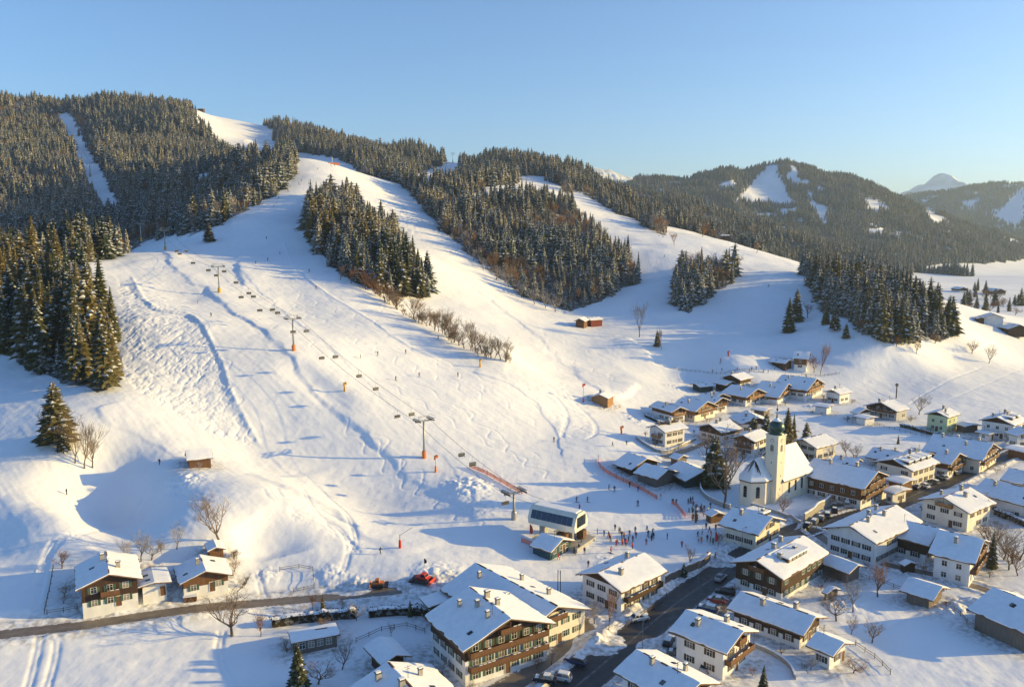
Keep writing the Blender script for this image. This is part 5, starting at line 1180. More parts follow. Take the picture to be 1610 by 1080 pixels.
CH = [(281,396),(302,413),(326,425),(341,433),(352,434),(376,446),(382,470),(400,446),(406,488),(418,446),(427,488),(436,497),(456,518),(480,520),(505,555),(533,562),(560,598),(597,612),(629,650),(644,645),(727,712),(739,738),(790,790),(275,405),(290,398)]
used_c = []
for k, (cx, cy) in enumerate(CH):
    best = None
    for si, pts in enumerate(SP_):
        for j, p in enumerate(pts[:-12]):
            x, y = proj(p.x, p.y, p.z - 2.6); e = (x - cx) ** 2 + (y - cy) ** 2
            if (best is None or e < best[0]) and (si, j) not in used_c: best = (e, si, j)
    _, si, j = best; used_c.append((si, j)); p = SP_[si][j]; q = SP_[si][j + 1]; d = q - p
    where = 'near the valley station' if cx > 700 else 'between the two lowest big pylons' if cx > 470 else 'between the middle pylons' if cx > 345 else 'near the crest of the slope'
    root = empty('lift_chair', tuple(p), math.atan2(d.y, d.x) - math.pi/2 + (math.pi if si else 0), cat='lift chair', group='chairs of the lower chairlift ' + where, label='bubble covered chair hanging from the haul rope ' + where)
    root.scale = (.78, .9, .9)
    for nm, me_ in CHM: link(nm, me_, root)
# upper lift in the forest corridor
UP = [(102,196,1430,9),(111,222,1300,9),(120,250,1190,9),(143,290,980,9)]
for k, (a, b, D, h) in enumerate(UP):
    p = Vector(at_d(a, b, D)); p.z = ht(p.x, p.y); pylon(p, 15, Vector((-.25, 1, 0)).normalized(), ['topmost','second from the top','third from the top','lowest'][k] + ' pylon of the small lift in the forest corridor', foot=GREYM, sc=1.6, group='pylons of the corridor lift')
u0 = [Vector(at_d(a, b, D)) for a, b, D, h in UP]; u0 = [Vector((p.x, p.y, ht(p.x, p.y) + 15)) for p in u0]
for s in (-1, 1):
    c = MB(); c.tube([p + Vector((s * GA, 0, 0)) for p in u0], .09, 4); setp(c.build('haul_rope', DARKM), 'haul rope on the %s side of the corridor lift' % ('left' if s < 0 else 'right'), 'rope')
top = Vector(at_d(712, 247, 1370)); top.z = ht(top.x, top.y); pylon(top, 15, Vector((.3, 1, 0)).normalized(), 'lift mast standing in the saddle between two wooded hills', foot=GREYM, sc=1.4, group='single lift masts')

# valley station
A = Vector(hit(914, 809, lift=8, G=Zbase)); B = Vector(hit(841, 786.5, lift=8, G=Zbase)); gz = ht0(*((A + B) / 2).xy); d = (A - B); d.z = 0; L = d.length; d.normalize(); C_ = (A + B) / 2
st = empty('lift_station', (C_.x, C_.y, gz), math.atan2(d.y, d.x) - math.pi/2, label='cream valley station of the chairlift with a dark glazed flank', cat='lift station')
WHT = mat('cream_cladding', (.66,.64,.55), .45, noise=((.70,.68,.60), .5, (1,1,1)))
prof = [(-3.3, 3.4), (3.3, 3.4), (3.6, 5.0), (2.6, 7.2), (1.6, 8.0), (-1.6, 8.0), (-2.6, 7.2), (-3.6, 5.0)]
b = MB(); b.prism(prof, 'y', -L/2, L/2); b.build('housing', WHT, st, smooth=False)
sidevec = Vector((d.y, -d.x)); s_ = 1 if sidevec.dot(Vector((0, -1))) > 0 else -1
def on_slope(u, v, e=.05):   # point on the upper flank facing the camera
    a0 = Vector((3.6 * s_, 5.0)); a1 = Vector((2.6 * s_, 7.2)); p = a0.lerp(a1, v); nn = Vector((s_ * .91, .41)); p = p + nn * e; return Vector((p.x, -L/2 + u * L, p.y))
b = MB()
for k in range(8):
    u0_ = .06 + k * .11; u1_ = u0_ + .107; b.quad([on_slope(u0_, .04), on_slope(u1_, .04), on_slope(u1_, .97), on_slope(u0_, .97)])
b.build('glazing', mat('dark_blue_glazing', (.012,.022,.05), .12, spec=.8), st)
b = MB()
for z0, z1 in ((7.25, 7.9),): b.box(-1.5, 1.5, -L/2 + .8, L/2 - .8, 8.003, 8.2)
b.build('snow_cover', SNOW, st)
b = MB(); b.box(-2.3, 2.3, L/2, L/2 + .06, 4.4, 7.1, 0)
for k in range(4): b.box(-2.15 + k * 1.1, -1.25 + k * 1.1, L/2 + .06, L/2 + .09, 4.5, 7.0, 1)
b.build('end_window', [DARKM, GLASS], st)
b = MB()
for y in (-L * .3, L * .3): b.box(-.9, .9, y - .8, y + .8, -1, 3.4)
b.build('column', CONC, st)
b = MB(); b.box(-5.2, 5.2, -L * .35, L * .62, -.8, .25); b.build('platform', CONC, st)
b = MB()
for y in np.arange(-L * .3, L * .6, 2.2):
    for x in (-4.6, 4.6): b.tube([(x, y, .2), (x, y, 1.3)], .05, 5)
for x in (-4.6, 4.6): b.tube([(x, -L * .3, 1.25), (x, L * .6, 1.25)], .05, 5); b.tube([(x, -L * .3, .8), (x, L * .6, .8)], .04, 5)
b.build('railing', YELL, st)
b = MB(); b.box(-3.0, -1.2, L * .36, L * .5, .25, 2.6); b.box(1.6, 3.0, L * .1, L * .3, .25, 2.4); b.build('gate_cabin', WOOD_M, st)
TEAL = mat('teal_boards', (.02,.07,.09), .7)
house('ticket_hut', 'teal ticket hut with honey timber gable below the valley station', (886,848), (851,838), 867, 3.9, split=1.5, lower=TEAL, upper=None, chim=0, cat='ticket hut', ov=.6, shut=None, balc=(), wsp=2.2, th=.3)
house('terrace_hut', 'small snow covered kiosk at the entrance below the churchyard corner', (1130,806), (1118,800), hw=2.5, h=3, upper=WOOD_M, barn=True, win=False, chim=0, cat='kiosk', ov=.4)
house('bus_shelter', 'small flat roofed kiosk beside the big white inn yard', (1433,884), (1423,879), hw=2, h=2.8, upper=WOOD_D, barn=True, win=False, chim=0, cat='kiosk', ov=.3)

# ------------------------------------------------------------------ snow guns, poles, machines
def snowgun(px, py, h, m, label, lance=False, D=None):
    p = Vector(hit(px, py)) if D is None else Vector(at_d(px, py, D)); p.z = ht(p.x, p.y); root = empty('snow_gun', tuple(p), .4, label=label, cat='snow gun')
    a = MB(); a.lathe([(.34, -.5), (.36, 1.0), (.3, 1.9), (.12, 2.1)], 10); a.build('padding', m, root)
    a = MB(); a.tube([(0,0,0), (0,0,h)], .1, 8); a.build('mast', GREYM, root)
    a = MB()
    if lance: a.tube([(0,0,h - .2), (3.2, .4, h + 1.2)], .06, 6)
    else: a.lathe([(.38, -.6), (.5, -.5), (.5, .5), (.4, .65)], 12, M=Matrix.Translation((.2, 0, h + .4)) @ Matrix.Rotation(1.2, 4, 'Y')); a.box(-.5, -.1, -.25, .25, h - .6, h)
    a.build('nozzle', METAL if lance else m, root)
snowgun(629, 861, 3.4, REDP, 'red padded snow lance on the shaded lower slope', True)
snowgun(755, 577, 2.6, YELL, 'yellow snow gun by the row of bare trees')
snowgun(542, 615, 2.4, YELL, 'small yellow snow gun on the lift track')
snowgun(685, 742, 4.6, ORANGE, 'orange footed measuring mast right of the big lower pylon')
snowgun(917, 632, 7, REDP, 'tall thin red slope pole left of the small honey timber hut')
snowgun(977, 682, 2.2, ORANGE, 'brown orange snow gun at the foot of the white house nearest the piste')
snowgun(1145, 560, 2.0, REDP, 'small dark snow gun on the shaded beginner slope')
p = Vector(hit(1409, 626)); t = empty('field_mast', tuple(p), label='dark mast with round top in the white field above the gallery house', cat='mast')
a = MB(); a.tube([(0,0,-1), (0,0,6.5)], .28, 8); a.build('post', WOOD_D, t); a = MB(); a.lathe([(.5, 6.0), (.8, 6.5), (.8, 7.0), (.4, 7.4)], 10); a.build('lamp_head', WOOD_G, t)
def groomer(px, py, rz, m1, label, tiller=True, sc=1.0):
    p = Vector(hit(px, py)); p.z = ht(p.x, p.y); root = empty('snow_groomer', tuple(p), rz, label=label, cat='snow groomer'); root.scale = (sc,) * 3
    a = MB(); a.prism([(-2.2, .9), (1.6, .9), (1.9, 1.3), (1.2, 1.5), (-2.2, 1.5)], 'x', -1.1, 1.1); a.build('body', m1, root)
    a = MB(); a.prism([(-.6, 1.5), (1.2, 1.5), (.8, 2.5), (-.5, 2.6)], 'x', -.95, .95, 0); a.prism([(.86, 1.75), (1.13, 1.75), (.9, 2.35)], 'x', -.8, .8, 1); a.box(-1.0, 1.0, -.4, .6, 1.75, 2.35, 1); a.build('cab', [m1, GLASS], root)
    for s in (-1, 1):
        a = MB(); x0, x1 = sorted((s * 1.1, s * 2.1)); a.prism([(-2.1, .25), (-1.8, .02), (1.7, .02), (2.1, .3), (2.1, .8), (1.8, 1.0), (-1.8, 1.0), (-2.1, .8)], 'x', x0, x1); a.build('track', DARKM, root)
    a = MB(); a.prism([(2.4, .1), (2.7, .0), (2.55, .6), (2.75, 1.1), (2.6, 1.1), (2.35, .6)], 'x', -2.4, 2.4); a.build('blade', m1, root)
    if tiller: a = MB(); a.box(-2.3, 2.3, -3.6, -2.5, .15, .7); a.tube([(0,-2.2,1.3), (0,-3,1.6), (0,-3.2,.6)], .12, 6); a.build('tiller', DARKM, root)
groomer(666, 914, R(250), REDP, 'red snow groomer parked on the shaded snow by the left road', sc=.8)
groomer(594, 921, R(95), ORANGE, 'orange and white snow machine beside the left road', sc=.65)
FLAGB = mat('black_flag', (.02,.02,.025), .7)
def flag(px, py, h, m, label, w=.8, hh=2.6):
    p = Vector(hit(px, py)); root = empty('beach_flag', tuple(p), label=label, cat='flag'); a = MB(); a.tube([(0,0,-.2), (0,0,h)], .04, 5); a.build('pole', METAL, root)
    a = MB(); n = 6
    for k in range(n):
        z0 = h - hh + hh * k / n; z1 = h - hh + hh * (k + 1) / n; w0 = w * math.sin(math.pi * (.25 + .7 * k / n)); w1 = w * math.sin(math.pi * (.25 + .7 * (k + 1) / n)); a.prism([(.04, z0), (.04 + w0, z0), (.04 + w1, z1), (.04, z1)], 'y', -.02, .02)
    a.build('cloth', m, root)
flag(837, 829, 3.8, FLAGB, 'dark banner flag at the left end of the valley station'); flag(833, 842, 3.2, REDP, 'slim red banner flag left of the teal ticket hut')
flag(1124, 858, 3.8, REDP, 'red and white banner at the slope entrance by the road'); flag(1092, 824, 4.2, WOOD_M, 'reddish totem at the churchyard corner of the slope', .7, 3.8)
flag(667, 893, 2.4, FLAGB, 'black looped banner standing behind the red snow groomer', .6, 1.2)
for k, (x, y) in enumerate(((877, 930), (881, 931))):
    p = Vector(hit(x, y)); a = MB(); a.tube([(0,0,-.5), (0,0,5.2)], .09, 8); o = a.build('flagpole', DARKM); o.location = p; setp(o, ['left','right'][k] + ' one of two dark poles standing between hotel wing and guesthouse', 'pole')
# street lamps along the main road
for x, y, lb in ((1010, 1020, 'street lamp on the bank left of the main road below the guesthouse'), (1166, 866, 'street lamp where the road passes the dark chalet'), (1283, 838, 'street lamp opposite the big white inn'), (1098, 922, 'street lamp on the right bank of the main road')):
    p = Vector(hit(x, y)); t = empty('street_lamp', tuple(p), .6, label=lb, cat='street lamp'); a = MB(); a.tube([(0,0,-.5), (0,0,5.6), (.5,0,6.0), (1.2,0,6.05)], .06, 6); a.build('post', METAL, t); a = MB(); a.box(.9, 1.6, -.14, .14, 5.95, 6.08); a.build('lamp_head', DARKM, t)

# ------------------------------------------------------------------ cars
TYRE = mat('tyre', (.02,.02,.02), .8); RIM = mat('rim', (.3,.3,.32), .35, .9); LAMP = mat('headlight', (.6,.6,.58), .2); TAIL = mat('tail_light', (.4,.02,.02), .3)
def car_mesh(L=4.3, W=1.78, H=1.48, est=False):
    """body, glasshouse, four wheels, bumpers and lights, pieces returned by name"""
    b = MB(); hl = L / 2; w = W / 2
    sec = [(-hl, .35, .72), (-hl + .12, .28, .9), (-hl + .7, .25, .96), (-hl + 1.2, .25, .97), (hl - 1.25, .25, .95), (hl - .5, .25, .82), (hl - .1, .28, .68), (hl, .36, .55)]
    rows = []
    for y, z0, z1 in sec:
        t = 1 - .10 * (abs(y) / hl) ** 4; rows.append([(-w * t * .94, y, z0), (-w * t, y, z0 + .22), (-w * t * .98, y, z1 - .14), (-w * t * .86, y, z1), (w * t * .86, y, z1), (w * t * .98, y, z1 - .14), (w * t, y, z0 + .22), (w * t * .94, y, z0)])
    for a, c in zip(rows[:-1], rows[1:]):
        for k in range(8): k2 = (k + 1) % 8; b.quad([a[k], a[k2], c[k2], c[k]])
    b.quad(rows[0][::-1]); b.quad(rows[-1])
    g = MB(); y0, y1 = -hl + (.15 if est else .55), hl - 1.25
    top = [(-hl + (.45 if est else 1.05), H), (hl - 2.0, H)]
    P = [(-w * .86, y0, .95), (w * .86, y0, .95), (w * .86, y1, .95), (-w * .86, y1, .95), (-w * .70, top[0][0], H - .04), (w * .70, top[0][0], H - .04), (w * .70, top[1][0], H - .04), (-w * .70, top[1][0], H - .04)]
    for q in ((0,1,5,4), (1,2,6,5), (2,3,7,6), (3,0,4,7)): g.quad([P[i] for i in q])
    b.quad([(-w * .71, top[0][0] - .02, H - .04), (w * .71, top[0][0] - .02, H - .04), (w * .71, top[1][0] + .02, H - .04), (-w * .71, top[1][0] + .02, H - .04)]); b.box(-w * .68, w * .68, top[0][0] + .05, top[1][0] - .05, H - .04, H)
    for s in (-1, 1):      # pillars
        for yy, tt in ((y0, top[0][0]), ((y0 + y1) / 2, (top[0][0] + top[1][0]) / 2), (y1, top[1][0])): b.tube([(s * w * .865, yy, .95), (s * w * .705, tt, H - .03)], .045, 4)
    wh = MB()
    for x in (-w + .09, w - .09):
        for y in (-hl + .82, hl - .85):
            M_ = Matrix.Translation((x, y, .32)) @ Matrix.Rotation(math.pi/2, 4, 'Y'); wh.lathe([(.32, -.1), (.32, .1)], 14, 0, M=M_); wh.lathe([(.19, -.112), (.19, .112)], 10, 1, M=M_)
    li = MB()
    for s in (-1, 1): li.box(s * .62 - .16, s * .62 + .16, hl - .12, hl - .01, .56, .68, 0); li.box(s * .66 - .12, s * .66 + .12, -hl + .0, -hl + .08, .70, .85, 1)
    sn_ = MB(); sn_.box(-w * .66, w * .66, top[0][0] + .06, top[1][0] - .06, H + .003, H + .14); sn_.box(-w * .72, w * .72, hl - 1.15, hl - .45, .93, .99)
    return b, g, wh, li, sn_
PAINT = {n: mat(n + '_car_paint', c, .3, .3, spec=.6) for n, c in dict(black=(.015,.015,.018), silver=(.42,.43,.44), white=(.7,.7,.7), blue=(.03,.05,.12), grey=(.12,.125,.13), red=(.25,.03,.03)).items()}
_cm = {}
for est in (0, 1):
    b_, g_, w_, l_, s_m = car_mesh(4.3 if not est else 4.5, est=bool(est)); _cm[est] = dict(wheels=w_.mesh('wheels', [TYRE, RIM], False), windows=g_.mesh('windows', GLASS), lights=l_.mesh('lights', [LAMP, TAIL]), snow=s_m.mesh('snow', SNOW), body={n: b_.mesh('car_body', m, True) for n, m in PAINT.items()})
def car(px, py, rz, col, label, est=0, snow=True, group=None):
    x, y, z = hit(px, py); z = ht(x, y) + .06; o = empty('parked_car' if group or snow else 'car', (x, y, z), rz, label=label, cat='car', group=group); c = _cm[est]
    link('body', c['body'][col], o); link('windows', c['windows'], o); link('wheels', c['wheels'], o); link('lights', c['lights'], o)
    if snow: link('snow_cover', c['snow'], o)
road_rz = math.atan2((ROAD_MAIN[14] - ROAD_MAIN[8]).y, (ROAD_MAIN[14] - ROAD_MAIN[8]).x) - math.pi/2
car(1133, 911, road_rz, 'silver', 'silver hatchback driving on the main road beside the dark chalet', 0, False)
G1 = 'cars parked below the stone retaining wall'
for k, (x, y, c_) in enumerate(((1270,829,'black'),(1281,823,'grey'),(1291,818,'black'),(1301,812,'grey'),(1312,805,'black'),(1331,795,'silver'))):
    car(x, y, R(-38 + 4 * k), c_, ['first','second','third','fourth','fifth','sixth'][k] + ' car from the road end of the row below the stone retaining wall', k % 2, True, G1)
G2 = 'cars in the lot above the white two balcony house'
for k, (x, y, c_, r_, sn_) in enumerate(((1112,960,'blue',60,1),(1126,947,'red',62,1),(1140,934,'black',64,0))):
    car(x, y, R(r_), c_, ['dark blue snow dusted car lowest in the lot above the white two balcony house', 'reddish snow covered car in the middle of the small lot', 'black car topmost in the small lot under the dark chalet'][k], 1 - k % 2, bool(sn_), G2)
car(905, 1043, R(60), 'blue', 'dark snow ringed car on the bank between hotel yard and main road', 1); car(856, 1072, R(75), 'black', 'black car parked before the hotel entrance', 0); car(880, 1068, R(70), 'white', 'car under thick snow beside the black one before the hotel', 1)
car(1052, 1012, R(-25), 'black', 'dark car parked at the roadside end of the white two balcony house', 1); car(1066, 1030, R(70), 'grey', 'grey car in the gap between the two roadside roofs', 0); car(1110, 1052, R(-30), 'silver', 'snowy car by the corner of the bottom roadside roof', 0)
car(1005, 975, R(-70), 'white', 'snow buried car under the balcony of the guesthouse', 0); car(1443, 768, R(-50), 'blue', 'blue grey car on the street above the cream apartment house', 0)
G3 = 'snow covered cars parked in the square below the dormer hotel'
for k, (x, y, c_) in enumerate(((1452,766,'white'),(1467,760,'grey'),(1482,753,'silver'),(1497,746,'black'),(1472,748,'white'),(1488,741,'grey'))):
    car(x, y, R(20), c_, 'snow covered car parked in the square below the dormer hotel', k % 2, True, G3)

hedge('dark clipped hedge line along the near edge of the white field', [(1416,671),(1440,677),(1474,686)], 1.2, 1.0)
hedge('hedge with snow between the galleried chalet and the churchyard', [(1275,770),(1300,780),(1322,788)], 1.0, 1.0)
hedge('low hedge in front of the cream apartment house', [(1450,802),(1480,812),(1510,822)], 1.1, 1.0)
hedge('low hedge along the flank of the long low house', [(1160,962),(1195,976),(1228,990)], .9, .9)
hedge('hedge in front of the leftmost upper chalet', [(1015,655),(1035,664),(1055,670)], 1.0, 1.0)
# ------------------------------------------------------------------ people
def skin_mesh(name, verts, edges, sub=1):
    me = bpy.data.meshes.new(name); me.from_pydata([v[:3] for v in verts], edges, []); o = bpy.data.objects.new(name, me); COL.objects.link(o)
    m = o.modifiers.new('s', 'SKIN'); m.use_smooth_shade = True
    for i, v in enumerate(verts): me.skin_vertices[0].data[i].radius = (v[3], v[4] if len(v) > 4 else v[3])
    me.skin_vertices[0].data[0].use_root = True
    s = o.modifiers.new('u', 'SUBSURF'); s.levels = sub; s.render_levels = sub
    dg = bpy.context.evaluated_depsgraph_get(); r = bpy.data.meshes.new_from_object(o.evaluated_get(dg)); bpy.data.objects.remove(o); return r
def person_mesh(pose):
    # +y is forward; pelvis root, spine, neck, head, arms with hands, legs with feet
    lean, kn, arm = {'stand': (.0, .0, 0), 'ski': (.18, .16, 1), 'walk': (.05, .05, 2)}[pose]
    hz = .95 - kn * .45; V = [(0, -lean * .3, hz, .15, .12)]; Ed = []
    def add(p, par): V.append(p); Ed.append((par, len(V) - 1)); return len(V) - 1
    w = add((0, lean * .1, hz + .2, .145, .11), 0); c = add((0, lean * .6, hz + .42, .18, .12), w); n = add((0, lean, hz + .56, .07, .07), c); h0 = add((0, lean * 1.1 + .02, hz + .68, .095, .105), n); add((0, lean * 1.15 + .02, hz + .80, .085, .095), h0)
    for s in (-1, 1):
        f = {0: 0, 1: .0, 2: s * .22}[arm]
        sh = add((s * .20, lean * .6, hz + .48, .07), c)
        if arm == 1: e = add((s * .34, lean * .6 + .08, hz + .26, .052), sh); wr = add((s * .30, lean * .6 + .36, hz + .22, .04), e); add((s * .29, lean * .6 + .45, hz + .20, .035), wr)
        else: e = add((s * .27, lean * .5 - f * .5, hz + .20, .052), sh); wr = add((s * .27, .08 - f * .9, hz - .03, .04), e); add((s * .26, .12 - f, hz - .11, .035), wr)
        hp = add((s * .10, -lean * .2, hz - .06, .105), 0); k = add((s * .12, kn * 1.2 + f * .8, hz * .53, .075), hp); a = add((s * .12, -.03 + f * .9 - kn * .3, .10, .05), k); add((s * .12, .16 + f - kn * .1, .05, .045), a)
    return skin_mesh('person_' + pose, V, Ed, 1)
SKINM = mat('skin', (.45,.27,.19), .6); CLOTH = {n: mat(n + '_cloth', c, .8) for n, c in dict(black=(.02,.02,.025), navy=(.02,.03,.09), red=(.45,.03,.03), orange=(.7,.2,.03), blue=(.04,.12,.35), green=(.05,.15,.07), purple=(.15,.04,.15), white=(.6,.6,.6), teal=(.03,.2,.22), grey=(.12,.12,.13)).items()}
PM = {p: person_mesh(p) for p in ('stand', 'ski', 'walk')}
_pm = {}
def dressed(pose, jacket, trousers, helmet):
    key = (pose, jacket, trousers, helmet)
    if key in _pm: return _pm[key]
    me = PM[pose].copy()
    for m in (CLOTH[jacket], CLOTH[trousers], SKINM, CLOTH[helmet], CLOTH['black']): me.materials.append(m)
    hz = {'stand': .95, 'ski': .878, 'walk': .93}[pose]
    for f in me.polygons:
        c = f.center; f.material_index = 4 if c.z < .14 else 1 if c.z < hz - .02 and abs(c.x) < .235 else (3 if (c.z > hz + .76 or (c.z > hz + .62 and c.y < .05)) else 2) if c.z > hz + .62 else 0
        f.use_smooth = True
    _pm[key] = me; return me
sk = MB()
for s in (-.12, .12): sk.box(s - .045, s + .045, -.75, .85, .0, .03); sk.prism([(.85, .0), (.85, .03), (1.0, .12), (1.0, .10)], 'x', s - .04, s + .04)
SKI = sk.mesh('skis', PAINT['blue'])
pl = MB()
for s in (-1, 1): pl.tube([(s * .33, .42, 1.08), (s * .42, .1, .02)], .013, 5)
POLES = pl.mesh('poles', METAL); bd = MB(); bd.box(-.7, .7, -.13, .13, .0, .03); BOARD = bd.mesh('snowboard', PAINT['black'])
npers = 0
def person(px, py, pose, jacket, trousers, label, rz=None, D=None, group=None, sc=1.0, helmet='black', dmin=60):
    global npers; npers += 1
    p = Vector(hit(px, py, dmin=dmin)) if D is None else Vector(at_d(px, py, D)); p.z = ht(p.x, p.y)
    o = empty('person', tuple(p), rz if rz is not None else (npers * 1.7) % 6.28, label=label, cat='person', group=group); o.scale = (sc,) * 3
    b = link('body', dressed(pose, jacket, trousers, helmet), o); b.location.z = .03
    if pose == 'ski': link('skis', SKI, o); link('poles', POLES, o)
# (x, y, pose, jacket, trousers, what singles them out)
PEOPLE = [(906,789,'ski','black','black','left of two dark skiers on the shade behind the valley station'),(923,789,'ski','navy','black','right of two dark skiers on the shade behind the valley station'),
 (957,769,'ski','blue','black','left one of the pair of skiers crossing the shade before the orange net'),(966,772,'ski','black','navy','right one of the pair of skiers crossing the shade before the orange net'),
 (1003,795,'ski','black','black','lone skier on the shade between station and churchyard'),(911,802,'stand','red','black','person in red standing behind the station end'),
 (967,834,'stand','black','grey','tall dark figure beside the station exit with raised arm'),(975,839,'stand','black','black','second dark figure right of the station exit'),
 (958,848,'stand','orange','black','upper one of two in orange by the station exit'),(961,851,'stand','orange','grey','lower one of two in orange by the station exit'),
 (969,859,'stand','red','red','person in full red in the ski class before the station'),(978,856,'stand','navy','black','dark clad person next to the one in full red'),(983,856,'stand','purple','black','person in purple in the ski class line'),(988,855,'walk','black','grey','rightmost of the ski class line'),
 (984,859,'stand','red','black','small child in red in front of the ski class'),(995,852,'stand','black','black','lone dark figure right of the ski class'),
 (1019,843,'ski','navy','black','leftmost of four skiers entering the shaded slope'),(1017,836,'walk','blue','black','bending person above the four skiers on the shaded slope'),(1027,846,'ski','black','black','skier holding poles in the middle of the shaded slope'),(1026,840,'ski','grey','black','skier with arms up in the middle of the shaded slope'),
 (1049,848,'stand','black','navy','lone dark figure on the right of the shaded slope'),(1072,861,'stand','red','black','small person on the sunny strip near the road wall'),
 (904,873,'walk','navy','black','person standing under the small tilted umbrella of snow before the ticket hut'),(919,871,'stand','black','black','lone person between ticket hut and guesthouse roof'),
 (878,880,'walk','red','red','person in red with sled below the ticket hut'),(925,892,'stand','black','grey','person by the orange net above the guesthouse roof'),(909,849,'stand','black','black','person at the railing below the station'),
 (990,766,'stand','black','black','left person by the round signs at the orange net'),(1003,773,'stand','navy','blue','person in blue standing at the orange net'),(1039,785,'stand','orange','white','person in orange at the end of the orange net'),
 (1058,793,'stand','black','black','left one waiting at the short net'),(1063,793,'walk','navy','black','right one waiting at the short net'),(1082,793,'stand','grey','black','leftmost of the crowd at the churchyard corner'),(1085,789,'stand','black','navy','tall one in the crowd at the churchyard corner'),
 (1090,797,'stand','red','black','one in red in the crowd at the churchyard corner'),(1089,789,'walk','black','black','walker behind the crowd at the churchyard corner'),(1094,802,'stand','teal','black','one in teal near the totem'),(1088,806,'stand','purple','black','one in purple left of the totem'),
 (1096,807,'stand','white','black','one in white right of the totem'),(1102,808,'walk','navy','black','walker heading right from the totem'),(1117,799,'walk','black','black','person on the path under the churchyard wall'),(1110,832,'stand','navy','navy','lone navy figure on the shade above the entrance'),
 (1097,845,'walk','black','black','person bending at the edge of the entrance ramp'),(1112,851,'stand','black','black','left one of three by the red white banner'),(1117,853,'stand','navy','black','middle one of three by the red white banner'),(1121,856,'stand','green','black','right one of three by the red white banner'),
 (1124,880,'walk','navy','black','walker on the snowy ramp beside the road'),(1113,877,'stand','red','black','person at the upper end of the dark roadside wall'),
 (567,564,'stand','black','black','left of three skiers spread across the sunlit piste'),(594,559,'ski','black','grey','middle of three skiers spread across the sunlit piste'),(638,556,'ski','navy','black','right of three skiers spread across the sunlit piste'),
 (622,598,'ski','black','black','lower left skier on the sunlit piste'),(659,592,'ski','purple','black','lower right skier on the sunlit piste'),(720,592,'ski','black','black','crouching skier casting a long shadow near the yellow snow gun'),(689,534,'walk','black','black','person walking beneath the bare tree row'),
 (497,454,'ski','red','black','skier in red just below the shade edge'),(486,428,'ski','black','black','skier in the shade above the one in red'),(421,410,'ski','black','black','skier left low in the shaded main piste'),(440,400,'ski','navy','black','skier right of another in the shaded main piste'),
 (402,415,'ski','grey','black','grey skier at the left edge of the shaded piste'),(419,376,'ski','black','black','skier high in the shaded piste'),(430,326,'ski','black','black','skier at the upper shade edge'),(438,313,'ski','black','black','skier above the upper shade edge'),
 (311,478,'stand','red','red','tiny red figure left of the lift track'),(332,498,'ski','black','black','fallen dark skier below the tiny red figure'),(871,694,'ski','black','black','skier on the lower sunlit run near the village'),(251,731,'walk','black','black','walker left of the lone timber hut'),(105,778,'stand','black','black','tiny lone walker in the shaded hollow'),
 (598,871,'walk','black','black','lone walker left below the red snow lance'),(1132,572,'ski','black','black','left of two skiers on the beginner slope'),(1133,568,'ski','red','black','right of two skiers on the beginner slope'),(1120,586,'stand','orange','black','figure at the fence above the upper village'),
 (963,702,'walk','black','black','walker behind the white house nearest the piste'),(985,700,'stand','navy','black','person by the round bush left of the garden terrace')]
rp_ = random.Random(77)
for lb, cx, cy, sx, sy, n in (('member of the crowd of skiers on the plaza before the lift station', 975, 852, 38, 12, 16), ('member of the crowd at the churchyard corner of the slope', 1092, 803, 14, 13, 15), ('one of the people gathered by the entrance kiosk below the churchyard', 1112, 846, 14, 10, 7), ('one of the skiers around the ticket hut and station steps', 895, 862, 26, 12, 8), ('one of the beginners walking along the fence above the upper village', 1195, 584, 65, 3, 9)):
    for k in range(n): PEOPLE.append((cx + rp_.gauss(0, sx * .6), cy + rp_.gauss(0, sy * .6), rp_.choice(('stand', 'ski', 'walk', 'stand')), rp_.choice(('black','navy','red','orange','blue','green','purple','teal','white','grey')), rp_.choice(('black','grey','navy','black','red')), lb))
for x, y, po, j, t, lb in PEOPLE: person(x, y, po, j, t, lb, rz=R(150) + (x % 1.7) if po == 'ski' and y > 380 else None, sc=1.12, group=lb.replace('member of the ','').replace('one of the ','') if lb.startswith(('member of','one of')) else None, helmet='black' if x % 2 < 1 else 'white')
for k, (x, y, D) in enumerate(((470,283,730),(474,279,745),(485,285,735),(500,272,800),(521,268,830),(526,267,835),(501,258,880),(453,305,700),(1208,468,575),(1044,428,690))):
    person(x, y, 'ski', 'black', 'black', ['skier left in the little group under the crest','skier second in the little group under the crest','skier right in the little group under the crest','skier alone under the top station','left of the two skiers near the crest hut','right of the two skiers near the crest hut','topmost skier on the crest','skier by the left edge high on the main piste','lone dark skier on the wide shaded slope beside the copse','lone skier in the third piste'][k], D=D, sc=1.3)
def crest(px, py, D): p = Vector(at_d(px, py, D)); p.z = ht(p.x, p.y); return p
p = crest(527, 264, 850); o = empty('banner_frame', tuple(p), .3, label='orange brown banner frame with pole on the crest of the main piste', cat='banner'); a = MB(); a.box(-7, 5, -.3, .3, 0, 2.2, 0); a.build('banner_cloth', ORANGE, o); a = MB(); a.tube([(-3,0,0), (-3,0,8)], .3, 6); a.build('pole', METAL, o)

